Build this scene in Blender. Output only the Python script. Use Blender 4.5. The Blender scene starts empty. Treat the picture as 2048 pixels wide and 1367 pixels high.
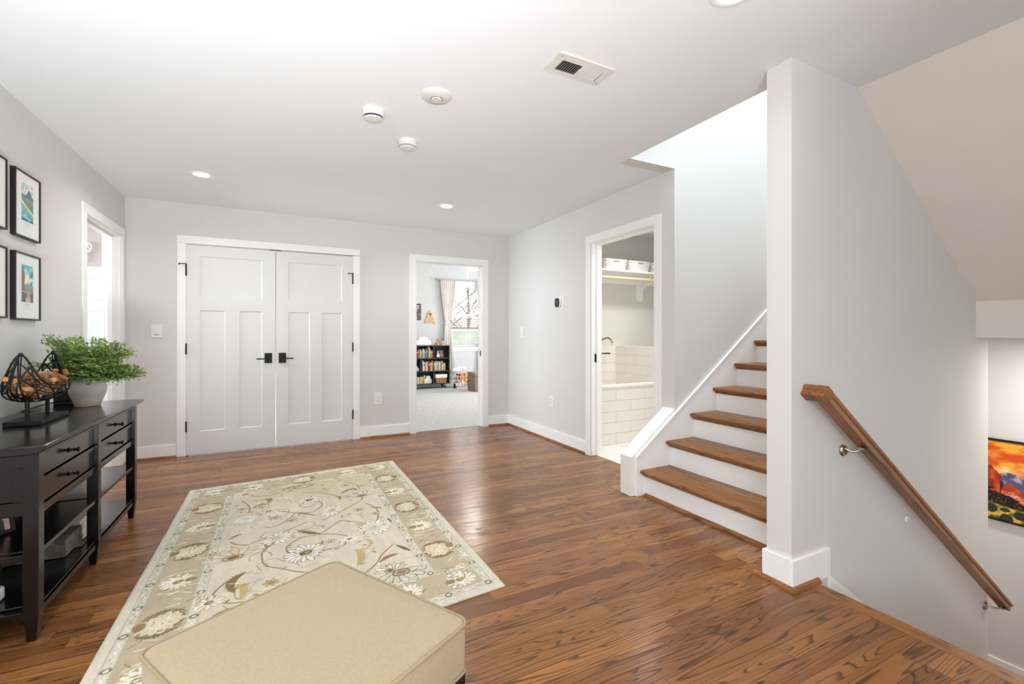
import bpy, bmesh, math, random
import numpy as np
from mathutils import Vector, Matrix
random.seed(7)
rng = np.random.default_rng(5)
PI = math.pi
S = bpy.context.scene
C = S.collection

# ------------------------------------------------------------------ camera, world, light, exposure
cam = bpy.data.cameras.new('camera')
cam_o = bpy.data.objects.new('camera', cam); C.objects.link(cam_o)
cam.sensor_fit = 'HORIZONTAL'; cam.sensor_width = 36.0
cam.lens = 36.0 * 914.0 / 2048.0
cam.shift_y = -(683.5 - 670.0) / 2048.0
cam.clip_start = 0.02; cam.clip_end = 200
cam_o.location = (0, 0, 1.166)
cam_o.rotation_euler = (PI / 2, 0, -math.radians(27.114))
S.camera = cam_o

S.view_settings.view_transform = 'Standard'
S.view_settings.look = 'None'
S.view_settings.gamma = 1.0
S.view_settings.use_curve_mapping = False
S.view_settings.exposure = 0.33
S.cycles.use_denoising = True
S.cycles.max_bounces = 10
S.cycles.diffuse_bounces = 6
S.cycles.caustics_reflective = False
S.cycles.caustics_refractive = False
S.cycles.sample_clamp_indirect = 6.0

world = bpy.data.worlds.new('sky'); S.world = world
world.use_nodes = True
wb = world.node_tree.nodes['Background']
wb.inputs[0].default_value = (0.93, 0.96, 1.0, 1); wb.inputs[1].default_value = 2.6

def area(name, loc, rot, sx, sy, power, color=(1, 1, 1), shape='RECTANGLE', spread=180):
    l = bpy.data.lights.new(name, 'AREA'); l.shape = shape; l.size = sx
    if shape in ('RECTANGLE', 'ELLIPSE'): l.size_y = sy
    l.energy = power; l.color = color; l.spread = math.radians(spread)
    o = bpy.data.objects.new(name, l); C.objects.link(o)
    o.location = loc; o.rotation_euler = rot
    return o
WARM = (1.0, 0.93, 0.84); DAY = (0.83, 0.935, 1.0)
CANS = [(-0.54, 4.35), (1.48, 4.31), (1.5, 1.13), (-0.54, 1.17), (-0.54, -1.2), (1.5, -1.2)]
P_CAN = 5.2
for (x, y) in CANS:
    area('recessed_lamp', (x, y, 2.428), (0, 0, 0), 0.085, 0.085, (1.2 if x > 0 and y < 2 else P_CAN) if y > 0 else 3.5, (0.92, 0.965, 1.0) if y > 0 else (1.0, 0.96, 0.9), 'DISK', 150)
# daylight through the hall window in the left wall behind the camera
area('hall_daylight', (-1.22, -1.9, 1.4), (0, -PI / 2, 0), 1.5, 1.7, 54.0, DAY)
# added fill light low behind the camera, aimed up to brighten the ceiling
area('ceiling_fill', (-0.25, -1.3, 0.25), (PI - 0.83, 0, 0.14), 0.6, 0.6, 53.0, (0.92, 0.965, 1.0), spread=92)
# stairwell window upstairs, landing lamp, rooms beyond the doorways
area('upper_stair_daylight', (4.1, 1.97, 5.0), (0, 0, 0), 3.2, 0.9, 38.0, DAY)
area('upper_hall_lamp', (2.75, 1.97, 4.6), (0, 0, 0), 0.5, 0.5, 24.0, DAY)
area('landing_lamp', (4.8, 0.95, 1.13), (0, 0, 0), 0.14, 0.14, 14.5, (1.0, 0.95, 0.88), 'DISK')
area('landing_daylight', (4.85, 2.8, 0.0), (PI / 2, 0, PI), 0.9, 1.6, 9.0, (1.0, 0.97, 0.92))
area('bedroom_daylight', (6.35, 7.7, 1.5), (0, PI / 2, 0), 1.6, 1.8, 95.0, DAY)
area('side_room_daylight', (-4.1, 4.95, 1.5), (0, -PI / 2, 0), 1.6, 1.4, 31.0, DAY, 'RECTANGLE', 75)
area('laundry_front_lamp', (3.3, 2.95, 2.42), (0, 0, 0), 0.3, 0.3, 9.5, (1.0, 0.97, 0.93), 'DISK', 130)
area('laundry_lamp', (3.65, 3.76, 2.42), (0, 0, 0), 0.16, 0.16, 6.5, (1.0, 0.98, 0.94), 'DISK', 128)

# ------------------------------------------------------------------ helpers
def s2l(c):
    c = np.asarray(c, float)
    return np.where(c <= 0.04045, c / 12.92, ((c + 0.055) / 1.055) ** 2.4)
def col(r, g=None, b=None):
    if g is None:
        h = r.lstrip('#'); r, g, b = int(h[0:2], 16), int(h[2:4], 16), int(h[4:6], 16)
    v = s2l(np.array([r, g, b]) / 255.0)
    return (float(v[0]), float(v[1]), float(v[2]), 1.0)

class NT:
    """small wrapper to write node trees"""
    def __init__(s, m):
        m.use_nodes = True; s.t = m.node_tree; s.n = s.t.nodes; s.l = s.t.links
        s.n.clear()
        s.out = s.n.new('ShaderNodeOutputMaterial'); s.b = s.n.new('ShaderNodeBsdfPrincipled')
        s.l.new(s.b.outputs[0], s.out.inputs[0])
    def put(s, inp, v):
        if hasattr(v, 'is_output'): s.l.new(v, inp)
        else: inp.default_value = v
    def m(s, op, a, b=0.0, c=None):
        n = s.n.new('ShaderNodeMath'); n.operation = op
        s.put(n.inputs[0], a); s.put(n.inputs[1], b)
        if c is not None: s.put(n.inputs[2], c)
        return n.outputs[0]
    def mix(s, f, a, b, mode='MIX'):
        n = s.n.new('ShaderNodeMix'); n.data_type = 'RGBA'; n.blend_type = mode
        s.put(n.inputs[0], f); s.put(n.inputs[6], a); s.put(n.inputs[7], b)
        return n.outputs[2]
    def comb(s, x, y, z):
        n = s.n.new('ShaderNodeCombineXYZ')
        for i, v in enumerate((x, y, z)): s.put(n.inputs[i], v)
        return n.outputs[0]
    def sep(s, v):
        n = s.n.new('ShaderNodeSeparateXYZ'); s.l.new(v, n.inputs[0]); return n.outputs
    def co(s):
        return s.n.new('ShaderNodeTexCoord').outputs['Object']
    def noise(s, v, scale=1.0, detail=2.0, rough=0.5, dist=0.0):
        n = s.n.new('ShaderNodeTexNoise'); s.l.new(v, n.inputs['Vector'])
        n.inputs['Scale'].default_value = scale; n.inputs['Detail'].default_value = detail
        n.inputs['Roughness'].default_value = rough; n.inputs['Distortion'].default_value = dist
        return n.outputs[0]
    def white(s, v):
        n = s.n.new('ShaderNodeTexWhiteNoise'); n.noise_dimensions = '3D'; s.l.new(v, n.inputs['Vector'])
        return n.outputs
    def rng(s, v, a, b, c, d, interp='LINEAR'):
        n = s.n.new('ShaderNodeMapRange'); n.interpolation_type = interp
        s.put(n.inputs[0], v)
        for i, k in enumerate((a, b, c, d)): s.put(n.inputs[i + 1], k)
        return n.outputs[0]
    def bump(s, h, strength, dist):
        n = s.n.new('ShaderNodeBump'); n.inputs['Strength'].default_value = strength
        n.inputs['Distance'].default_value = dist; s.l.new(h, n.inputs['Height'])
        s.l.new(n.outputs[0], s.b.inputs['Normal'])

MATS = {}
def mat(name, c, rough=0.5, metal=0.0, var=0.04, vscale=6.0, bump=0.0, bscale=200.0, spec=0.5, emit=None, coat=0.0, sheen=0.0, trans=0.0):
    if name in MATS: return MATS[name]
    m = bpy.data.materials.new(name); t = NT(m)
    c = col(*c) if not isinstance(c, str) else col(c)
    v = t.co()
    n = t.noise(v, vscale, 2.0)
    k = t.rng(n, 0.3, 0.7, 1.0 - var, 1.0 + var)
    cc = t.mix(1.0, c, t.comb(k, k, k), 'MULTIPLY')
    t.l.new(cc, t.b.inputs['Base Color'])
    t.b.inputs['Roughness'].default_value = rough; t.b.inputs['Metallic'].default_value = metal
    t.b.inputs['Specular IOR Level'].default_value = spec
    t.b.inputs['Coat Weight'].default_value = coat
    t.b.inputs['Sheen Weight'].default_value = sheen
    t.b.inputs['Transmission Weight'].default_value = trans
    if emit:
        t.b.inputs['Emission Color'].default_value = col(*emit[0]) if not isinstance(emit[0], str) else col(emit[0])
        t.b.inputs['Emission Strength'].default_value = emit[1]
    if bump: t.bump(t.noise(v, bscale, 3.0), bump, 0.002)
    MATS[name] = m
    return m

def wood(name, axis='X', planks=None, light='#b27a48', mid='#8f5d36', dark='#5a3520', rough=0.27, seed=0.0, ring=1.0, sc=1.0, tilt=0.0, fx=1.0, fy=15.0, lw=0.40, amp=0.72):
    m = bpy.data.materials.new(name); t = NT(m)
    p = list(t.sep(t.co()))
    if tilt:
        ct_, st_ = math.cos(tilt), math.sin(tilt)
        p = [t.m('ADD', t.m('MULTIPLY', p[0], ct_), t.m('MULTIPLY', p[2], st_)), p[1], t.m('SUBTRACT', t.m('MULTIPLY', p[2], ct_), t.m('MULTIPLY', p[0], st_))]
    if axis == 'X': a, b, c = p[0], p[1], p[2]
    elif axis == 'Y': a, b, c = p[1], p[0], p[2]
    else: a, b, c = p[2], p[0], p[1]
    if planks:
        w = planks
        row = t.m('FLOOR', t.m('DIVIDE', b, w))
        wr = t.sep(t.white(t.comb(row, 3.3 + seed, 0.7))[1])
        ln = t.m('MULTIPLY_ADD', wr[1], 0.95, 0.75)
        xs = t.m('DIVIDE', t.m('MULTIPLY_ADD', wr[0], 9.0, a), ln)
        cell = t.m('FLOOR', xs)
        w2 = t.white(t.comb(row, cell, 1.7 + seed)); idc = t.sep(w2[1]); idv = w2[0]
        fr = t.m('FRACT', t.m('DIVIDE', b, w))
        e1 = t.m('MULTIPLY', t.m('SUBTRACT', 0.5, t.m('ABSOLUTE', t.m('SUBTRACT', fr, 0.5))), w)
        e2 = t.m('MULTIPLY', t.m('SUBTRACT', 0.5, t.m('ABSOLUTE', t.m('SUBTRACT', t.m('FRACT', xs), 0.5))), ln)
        edge = t.m('MINIMUM', e1, e2)
        gap = t.rng(edge, 0.0005, 0.0016, 1.0, 0.0)
        ga = t.m('MULTIPLY_ADD', idc[0], 41.0, a)
        gb = t.m('MULTIPLY_ADD', idc[1], 17.0, b)
        gc = t.m('MULTIPLY', idc[2], 29.0)
        kk = t.m('MULTIPLY_ADD', idc[1], 14.0 * ring, 8.0 * ring)
    else:
        ga, gb, gc = a, b, t.m('MULTIPLY_ADD', c, 1.0, seed * 7.1); gap = None; kk = 9.0 * ring; idv = 0.5
        idc = None
    wob = t.noise(t.comb(t.m('MULTIPLY', ga, 4.0 * sc), t.m('MULTIPLY', gb, 70.0 * sc), gc), 1.0, 3.0, 0.6)
    f0 = t.noise(t.comb(t.m('MULTIPLY', ga, fx * sc), t.m('MULTIPLY', gb, fy * sc), gc if planks else t.m('MULTIPLY', gc, fy * sc)), 1.0, 1.0, 0.4)
    f = t.m('FRACT', t.m('ADD', t.m('MULTIPLY', f0, kk), t.m('MULTIPLY', wob, 0.55)))
    line = t.m('MULTIPLY', t.rng(f, 0.08, lw, 1.0, 0.0, 'SMOOTHSTEP'), t.rng(f, 0.0, 0.06, 0.0, 1.0))
    pore = t.noise(t.comb(t.m('MULTIPLY', ga, 7.0 * sc), t.m('MULTIPLY', gb, 330.0 * sc), t.m('MULTIPLY', gc, 330.0 * sc if not planks else 1.0)), 1.0, 2.0, 0.6)
    pr = t.rng(pore, 0.48, 0.72, 0.0, 1.0)
    big = t.noise(t.comb(t.m('MULTIPLY', ga, 0.9), t.m('MULTIPLY', gb, 6.0), gc), 1.0, 2.0)
    c1 = t.mix(t.rng(big, 0.3, 0.7, 0.0, 1.0), col(light), col(mid))
    if planks:
        k = t.rng(idv, 0.0, 1.0, 0.68, 1.24)
        c1 = t.mix(1.0, c1, t.comb(k, t.m('MULTIPLY', k, t.rng(idc[0], 0, 1, 0.97, 1.02)), t.m('MULTIPLY', k, t.rng(idc[2], 0, 1, 0.9, 1.06))), 'MULTIPLY')
    am = t.m('MINIMUM', t.m('ADD', t.m('MULTIPLY', line, amp), t.m('MULTIPLY', pr, t.m('MULTIPLY_ADD', line, 0.20, 0.14))), 0.95)
    c2 = t.mix(am, c1, col(dark))
    if gap is not None: c2 = t.mix(t.m('MULTIPLY', gap, 0.75), c2, col('#2c1a10'))
    t.l.new(c2, t.b.inputs['Base Color'])
    rr = t.m('MULTIPLY_ADD', am, 0.14, rough)
    t.l.new(rr, t.b.inputs['Roughness'])
    t.b.inputs['Specular IOR Level'].default_value = 0.36
    h = t.m('SUBTRACT', 1.0, t.m('ADD', t.m('MULTIPLY', am, 0.25), gap if gap is not None else 0.0))
    t.bump(h, 0.18, 0.0012)
    MATS[name] = m
    return m

ORG = {}
def world_org(p):
    return np.array(ORG.get(p.name, (0, 0, 0)), float) if p else np.zeros(3)

class MB:
    def __init__(s): s.v = []; s.f = []
    def add(s, vs, fs):
        b = len(s.v); s.v += [tuple(map(float, q)) for q in vs]; s.f += [tuple(b + i for i in f) for f in fs]; return s
    def box(s, x0, x1, y0, y1, z0, z1):
        if x0 > x1: x0, x1 = x1, x0
        if y0 > y1: y0, y1 = y1, y0
        if z0 > z1: z0, z1 = z1, z0
        return s.add([(x0,y0,z0),(x1,y0,z0),(x1,y1,z0),(x0,y1,z0),(x0,y0,z1),(x1,y0,z1),(x1,y1,z1),(x0,y1,z1)],
                     [(0,3,2,1),(4,5,6,7),(0,1,5,4),(1,2,6,5),(2,3,7,6),(3,0,4,7)])
    def prism(s, poly, axis, a, b):
        """poly: 2d points; axis 'y': (x,z); 'x': (y,z); 'z': (x,y)"""
        def P(p, t):
            return {'y': (p[0], t, p[1]), 'x': (t, p[0], p[1]), 'z': (p[0], p[1], t)}[axis]
        n = len(poly)
        vs = [P(p, a) for p in poly] + [P(p, b) for p in poly]
        fs = [tuple(range(n)), tuple(range(2*n-1, n-1, -1))] + [(i, i+n, (i+1) % n + n, (i+1) % n) for i in range(n)]
        return s.add(vs, fs)
    def tube(s, pts, r, n=8, cap=True, flat=1.0):
        pts = [Vector(p) for p in pts]; m = len(pts); rs = r if hasattr(r, '__len__') else [r]*m
        vs = []; up = None
        for i, p in enumerate(pts):
            d = (pts[min(i+1, m-1)] - pts[max(i-1, 0)])
            d = d.normalized() if d.length > 1e-9 else Vector((0,0,1))
            if up is None: up = Vector((0,0,1)) if abs(d.z) < 0.9 else Vector((1,0,0))
            x = d.cross(up); x = x.normalized() if x.length > 1e-6 else d.orthogonal().normalized()
            y = x.cross(d).normalized(); up = y
            for k in range(n):
                a = 2*PI*k/n; vs.append(p + x*math.cos(a)*rs[i] + y*math.sin(a)*rs[i]*flat)
        fs = []
        for i in range(m-1):
            for k in range(n):
                k2 = (k+1) % n; fs.append((i*n+k, i*n+k2, (i+1)*n+k2, (i+1)*n+k))
        if cap: fs += [tuple(range(n-1, -1, -1)), tuple((m-1)*n+k for k in range(n))]
        return s.add(vs, fs)
    def lathe(s, prof, c=(0,0,0), n=32, axis='z', sx=1.0, sy=1.0, cap=True):
        vs = []; fs = []; m = len(prof)
        for (r, h) in prof:
            for k in range(n):
                a = 2*PI*k/n; x, y = r*math.cos(a)*sx, r*math.sin(a)*sy
                q = {'z': (x, y, h), 'y': (x, h, y), 'x': (h, x, y)}[axis]
                vs.append((c[0]+q[0], c[1]+q[1], c[2]+q[2]))
        for i in range(m-1):
            for k in range(n):
                k2 = (k+1) % n; fs.append((i*n+k, i*n+k2, (i+1)*n+k2, (i+1)*n+k))
        if cap: fs += [tuple(range(n-1, -1, -1)), tuple((m-1)*n+k for k in range(n))]
        return s.add(vs, fs)
    def ball(s, c, rx, ry=None, rz=None, n=14, m=9, rot=None):
        ry = ry or rx; rz = rz or rx; vs = []; fs = []
        for i in range(m+1):
            th = PI*i/m
            for k in range(n):
                a = 2*PI*k/n
                q = Vector((rx*math.sin(th)*math.cos(a), ry*math.sin(th)*math.sin(a), rz*math.cos(th)))
                if rot: q = rot @ q
                vs.append((c[0]+q.x, c[1]+q.y, c[2]+q.z))
        for i in range(m):
            for k in range(n):
                k2 = (k+1) % n; fs.append((i*n+k, (i+1)*n+k, (i+1)*n+k2, i*n+k2))
        return s.add(vs, fs)
    def quad(s, a, b, c, d): return s.add([a, b, c, d], [(0,1,2,3)])
    def build(s, name, mt, parent=None, bevel=0.0, smooth=True, local=False, seg=2, ang=35):
        me = bpy.data.meshes.new(name)
        V = np.array(s.v, float)
        if parent is None:
            mn, mx = V.min(0), V.max(0)
            o0 = np.array([(mn[0]+mx[0])/2, (mn[1]+mx[1])/2, mn[2]])
            if local: o0 = np.zeros(3)
        else:
            o0 = np.zeros(3) if local else world_org(parent)
        me.from_pydata([tuple(q) for q in (V - o0)], [], s.f)
        me.validate(); bm = bmesh.new(); bm.from_mesh(me)
        bmesh.ops.remove_doubles(bm, verts=bm.verts, dist=1e-6)
        bmesh.ops.recalc_face_normals(bm, faces=bm.faces); bm.to_mesh(me); bm.free()
        o = bpy.data.objects.new(name, me); C.objects.link(o)
        if parent is None:
            o.location = o0; ORG[o.name] = tuple(o0)
        else:
            o.parent = parent; ORG[o.name] = ORG.get(parent.name, (0, 0, 0))
        if mt: me.materials.append(mt)
        if smooth:
            me.polygons.foreach_set('use_smooth', [True]*len(me.polygons))
            me.set_sharp_from_angle(angle=math.radians(ang))
        if bevel:
            b = o.modifiers.new('bevel', 'BEVEL'); b.width = bevel; b.segments = seg; b.limit_method = 'ANGLE'; b.angle_limit = math.radians(40)
            b.harden_normals = False
        return o

def tag(o, label, cat, group=None, kind=None):
    o['label'] = label; o['category'] = cat
    if group: o['group'] = group
    if kind: o['kind'] = kind
    return o
def thing(name, loc, label, cat, group=None, rz=0.0):
    o = bpy.data.objects.new(name, None); C.objects.link(o); o.empty_display_size = 0.05
    o.location = loc; o.rotation_euler = (0, 0, rz); ORG[o.name] = tuple(loc)
    return tag(o, label, cat, group)
def struct(name, mb, mt, label, cat, bevel=0.0, smooth=False):
    return tag(mb.build(name, mt, None, bevel, smooth), label, cat, None, 'structure')
def copy_tree(o, parent=None):
    c = o.copy(); C.objects.link(c); c.parent = parent
    for ch in o.children: copy_tree(ch, c)
    return c

# ------------------------------------------------------------------ painted grids (pattern of rug, prints)
class Canvas:
    def __init__(s, w, h, res, base):
        s.w, s.h = w, h; s.nx = int(round(w/res))+1; s.ny = int(round(h/res))+1
        s.X, s.Y = np.meshgrid(np.linspace(0, w, s.nx), np.linspace(0, h, s.ny))
        s.a = np.empty((s.ny, s.nx, 3)); s.a[:] = np.array(base)/255.0
    def win(s, x0, x1, y0, y1):
        i0 = max(0, int(x0/s.w*(s.nx-1))-1); i1 = min(s.nx, int(x1/s.w*(s.nx-1))+3)
        j0 = max(0, int(y0/s.h*(s.ny-1))-1); j1 = min(s.ny, int(y1/s.h*(s.ny-1))+3)
        return (slice(j0, max(j0, j1)), slice(i0, max(i0, i1)))
    def put(s, w, mk, c, op=1.0):
        v = s.a[w]
        if mk.dtype == bool: v[mk] = v[mk]*(1-op) + np.array(c)/255.0*op
        else: v[:] = v*(1-mk[..., None]*op) + np.array(c)/255.0*mk[..., None]*op
    def rect(s, x0, x1, y0, y1, c, op=1.0):
        w = s.win(x0, x1, y0, y1); X, Y = s.X[w], s.Y[w]; s.put(w, (X >= x0) & (X <= x1) & (Y >= y0) & (Y <= y1), c, op)
    def ell(s, x, y, rx, ry, ang, c, op=1.0, ring=None):
        R = max(rx, ry)*1.05; w = s.win(x-R, x+R, y-R, y+R); X, Y = s.X[w]-x, s.Y[w]-y
        ca, sa = math.cos(ang), math.sin(ang); u = (X*ca+Y*sa)/rx; v = (-X*sa+Y*ca)/ry
        d = u*u+v*v; mk = d <= 1
        if ring: mk &= d >= ring
        s.put(w, mk, c, op)
    def line(s, pts, wd, c, op=1.0):
        for (x0, y0), (x1, y1) in zip(pts[:-1], pts[1:]):
            w = s.win(min(x0, x1)-wd, max(x0, x1)+wd, min(y0, y1)-wd, max(y0, y1)+wd); X, Y = s.X[w], s.Y[w]
            dx, dy = x1-x0, y1-y0; L = dx*dx+dy*dy+1e-12
            t = np.clip(((X-x0)*dx+(Y-y0)*dy)/L, 0, 1)
            s.put(w, np.hypot(X-x0-t*dx, Y-y0-t*dy) <= wd/2, c, op)
    def poly(s, pts, c, op=1.0):
        P = np.array(pts); w = s.win(P[:,0].min(), P[:,0].max(), P[:,1].min(), P[:,1].max()); X, Y = s.X[w], s.Y[w]
        mk = np.zeros(X.shape, bool); n = len(P)
        for i in range(n):
            x0, y0 = P[i]; x1, y1 = P[(i+1) % n]
            if y0 == y1: continue
            mk ^= ((Y < y0) != (Y < y1)) & (X < (x1-x0)*(Y-y0)/(y1-y0)+x0)
        s.put(w, mk, c, op)
    def mesh(s, name, place, mt, parent, skirt=None):
        """place(u, v) arrays of canvas metres -> local xyz array"""
        V = place(s.X.ravel(), s.Y.ravel())
        idx = np.arange(s.nx*s.ny).reshape(s.ny, s.nx)
        F = np.stack([idx[:-1,:-1], idx[:-1,1:], idx[1:,1:], idx[1:,:-1]], -1).reshape(-1, 4)
        colr = s2l(np.clip(s.a.reshape(-1, 3), 0, 1))
        if skirt is not None:
            ring = np.concatenate([idx[0,:], idx[1:,-1], idx[-1,-2::-1], idx[-2:0:-1,0]])
            b = V[ring].copy(); b[:,2] = skirt; n0 = len(V); V = np.concatenate([V, b])
            colr = np.concatenate([colr, colr[ring]]); m = len(ring); k = np.arange(m); k2 = (k+1) % m
            F = np.concatenate([F, np.stack([ring[k], n0+k, n0+k2, ring[k2]], -1)])
        me = bpy.data.meshes.new(name); nf = len(F)
        me.vertices.add(len(V)); me.vertices.foreach_set('co', V.astype(np.float32).ravel())
        me.loops.add(nf*4); me.loops.foreach_set('vertex_index', F.astype(np.int32).ravel())
        me.polygons.add(nf); me.polygons.foreach_set('loop_start', np.arange(0, nf*4, 4, dtype=np.int32))
        me.update(calc_edges=True)
        at = me.color_attributes.new('pattern', 'FLOAT_COLOR', 'POINT')
        rgba = np.ones((len(V), 4), np.float32); rgba[:,:3] = colr; at.data.foreach_set('color', rgba.ravel())
        me.polygons.foreach_set('use_smooth', [True]*nf)
        me.materials.append(mt)
        o = bpy.data.objects.new(name, me); C.objects.link(o); o.parent = parent
        if parent: ORG[o.name] = ORG.get(parent.name, (0,0,0))
        return o
def painted(name, rough, fuzz=0.0, bs=900.0, spec=0.5):
    m = bpy.data.materials.new(name); t = NT(m)
    at = t.n.new('ShaderNodeAttribute'); at.attribute_name = 'pattern'
    if fuzz:
        v = t.co(); n = t.noise(v, bs, 2.0, 0.7); k = t.rng(n, 0.25, 0.75, 1-fuzz, 1+fuzz)
        c = t.mix(1.0, at.outputs['Color'], t.comb(k, k, k), 'MULTIPLY'); t.l.new(c, t.b.inputs['Base Color'])
        t.bump(n, 0.5, 0.003)
    else: t.l.new(at.outputs['Color'], t.b.inputs['Base Color'])
    t.b.inputs['Roughness'].default_value = rough; t.b.inputs['Specular IOR Level'].default_value = spec
    return m
def vnoise(X, Y, sc, seed=0, octv=3):
    r = np.random.default_rng(seed); out = np.zeros_like(X); amp = 1.0; tot = 0
    for o in range(octv):
        g = r.random((64, 64)); x = X*sc; y = Y*sc; xi = np.floor(x).astype(int); yi = np.floor(y).astype(int)
        fx = x-xi; fy = y-yi; fx = fx*fx*(3-2*fx); fy = fy*fy*(3-2*fy)
        G = lambda a, b: g[(yi+b) % 64, (xi+a) % 64]
        out += amp*((G(0,0)*(1-fx)+G(1,0)*fx)*(1-fy)+(G(0,1)*(1-fx)+G(1,1)*fx)*fy); tot += amp; amp *= 0.5; sc *= 2
    return out/tot
# ------------------------------------------------------------------ materials of the shell
WALL = mat('wall_paint_warm_grey', '#dedddb', 0.75, var=0.01, vscale=1.5, bump=0.05, bscale=350, spec=0.25)
WARMLIT = mat('warm_lit_slope_paint', '#e8e1d7', 0.8, var=0.01, spec=0.2)  # warm landing light put into the colour of slope and bulkhead
CEIL = mat('ceiling_paint', '#f0f4f8', 0.85, var=0.008, vscale=1.2, spec=0.2)
TRIM = mat('white_trim_paint', '#f9f9f8', 0.38, var=0.008, spec=0.4)
DOORM = mat('white_door_paint', '#e4e4e3', 0.42, var=0.008, spec=0.4)
BEDW = mat('bedroom_wall_paint', '#cdcbc9', 0.75, var=0.01, spec=0.25)
PINK = mat('pale_pink_paint', '#e3d6d1', 0.75, var=0.01, spec=0.25)
LAUNW = mat('laundry_wall_paint', '#dfded6', 0.7, var=0.01, spec=0.3)
BLACK = mat('matte_black_metal', '#17171a', 0.42, 0.6, var=0.05)
NICKEL = mat('satin_nickel', '#b9b1a6', 0.28, 1.0, var=0.03)
BRONZE = mat('oil_rubbed_bronze', '#4a3526', 0.32, 0.9, var=0.05)
FLOORW = wood('oak_strip_floor', 'X', planks=0.075, light='#a06c3f', mid='#875730', dark='#3c2212', rough=0.23)
TREADW = wood('oak_tread', 'Y', light='#9c683a', mid='#83552e', dark='#42260f', rough=0.3, seed=2.0, sc=1.0, fx=1.1, fy=14.0, ring=1.4, amp=0.6)
SHOEX = wood('oak_shoe_x', 'X', light='#a9713f', mid='#8b5a33', dark='#5a3520', rough=0.35, seed=3.0, sc=1.5)
SHOEY = wood('oak_shoe_y', 'Y', light='#a06a3a', mid='#845430', dark='#4d2c18', rough=0.35, seed=4.0, sc=1.5)

def tiles(name, uaxis, w, h, c, grout, z0=0.0, rough=0.12, g=0.0022):
    m = bpy.data.materials.new(name); t = NT(m); p = t.sep(t.n.new('ShaderNodeNewGeometry').outputs['Position'])
    u = p[uaxis]; r = t.m('DIVIDE', t.m('SUBTRACT', p[2], z0), h); row = t.m('FLOOR', r)
    uu = t.m('ADD', t.m('DIVIDE', u, w), t.m('MULTIPLY', t.m('MODULO', t.m('ABSOLUTE', row), 2.0), 0.5))
    eu = t.m('MULTIPLY', t.m('SUBTRACT', 0.5, t.m('ABSOLUTE', t.m('SUBTRACT', t.m('FRACT', uu), 0.5))), w)
    ev = t.m('MULTIPLY', t.m('SUBTRACT', 0.5, t.m('ABSOLUTE', t.m('SUBTRACT', t.m('FRACT', r), 0.5))), h)
    e = t.m('MINIMUM', eu, ev); k = t.rng(e, g*0.6, g*1.2, 1.0, 0.0)
    t.l.new(t.mix(k, col(c), col(grout)), t.b.inputs['Base Color'])
    t.l.new(t.m('MULTIPLY_ADD', k, 0.6, rough), t.b.inputs['Roughness'])
    t.bump(t.m('SUBTRACT', 1.0, k), 0.4, 0.002)
    return m
TILEX = tiles('white_subway_tile_front', 0, 0.392, 0.113, '#ebe7e0', '#b9b2a8', 0.033)
TILEY = tiles('white_subway_tile_side', 1, 0.392, 0.113, '#ebe7e0', '#c9c3ba', 0.024)
FLTILE = mat('white_marble_floor_tile', '#ebe8e4', 0.25, var=0.05, vscale=4)
CARPET = mat('pale_grey_carpet', '#c4c0bb', 0.95, var=0.12, vscale=24, bump=0.9, bscale=260, spec=0.1)

# ------------------------------------------------------------------ floors and ceilings
fl = MB().box(-1.374, 2.19, -3.0, 5.42, -0.03, 0).box(2.19, 2.27, -3.0, -0.1, -0.03, 0).box(2.19, 2.76, 1.403, 5.42, -0.03, 0).box(-4.2, -1.374, 3.0, 6.5, -0.03, 0)
struct('floor', fl, FLOORW, 'brown oak strip floor of the landing hall', 'floor')
edge = MB().prism([(2.19, -0.03), (2.19, 0.001), (2.262, 0.001), (2.272, -0.004), (2.277, -0.014), (2.272, -0.024), (2.262, -0.03)], 'y', -0.1, 1.265)
struct('trim_1', edge, SHOEY, 'oak nosing board along the edge of the floor above the stairs going down', 'floor trim')
struct('floor_bedroom', MB().box(1.0, 6.4, 5.42, 10.0, -0.03, 0.004), CARPET, 'pale grey carpet of the bedroom beyond the open doorway', 'carpet')
struct('floor_laundry', MB().box(2.76, 5.2, 2.66, 4.5, -0.03, 0.002), FLTILE, 'white tiled floor of the laundry room', 'floor')
struct('floor_landing', MB().box(2.27, 5.5, 0.0, 3.0, -1.75, -1.69), FLOORW, 'floor of the lower landing at the foot of the stairs', 'floor')

ce = MB().box(-1.374, 2.26, -3.0, 5.37, 2.44, 2.56).box(2.26, 2.82, 2.66, 5.37, 2.44, 2.56).box(2.10, 2.26, 1.403, 2.66, 2.56, 2.57).box(2.26, 2.66, -0.1, 1.283, 2.44, 2.56)
struct('ceiling', ce, CEIL, 'white flat ceiling of the hall with recessed lights', 'ceiling')
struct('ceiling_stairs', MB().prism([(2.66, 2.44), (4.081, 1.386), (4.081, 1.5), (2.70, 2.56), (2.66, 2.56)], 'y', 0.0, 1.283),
       WARMLIT, 'sloped ceiling over the stairs going down', 'ceiling')
struct('wall_header', MB().box(4.081, 4.2, 0.0, 1.283, 1.15, 1.5), WARMLIT, 'vertical bulkhead at the foot of the sloped ceiling', 'wall')
struct('ceiling_landing', MB().box(4.2, 5.5, 0.0, 1.283, 1.15, 1.27).box(4.27, 5.5, 1.283, 3.0, 1.15, 1.22), CEIL, 'low ceiling over the lower landing', 'ceiling')
struct('ceiling_bedroom', MB().box(1.0, 6.4, 5.49, 10.0, 2.73, 2.83), CEIL, 'white ceiling of the bedroom', 'ceiling')
struct('ceiling_laundry', MB().box(2.82, 5.2, 2.66, 4.5, 2.44, 2.54), CEIL, 'white ceiling of the laundry room', 'ceiling')
struct('ceiling_side', MB().box(-4.2, -1.374, 3.0, 6.5, 2.44, 2.54), CEIL, 'white ceiling of the room behind the left doorway', 'ceiling')
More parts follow.
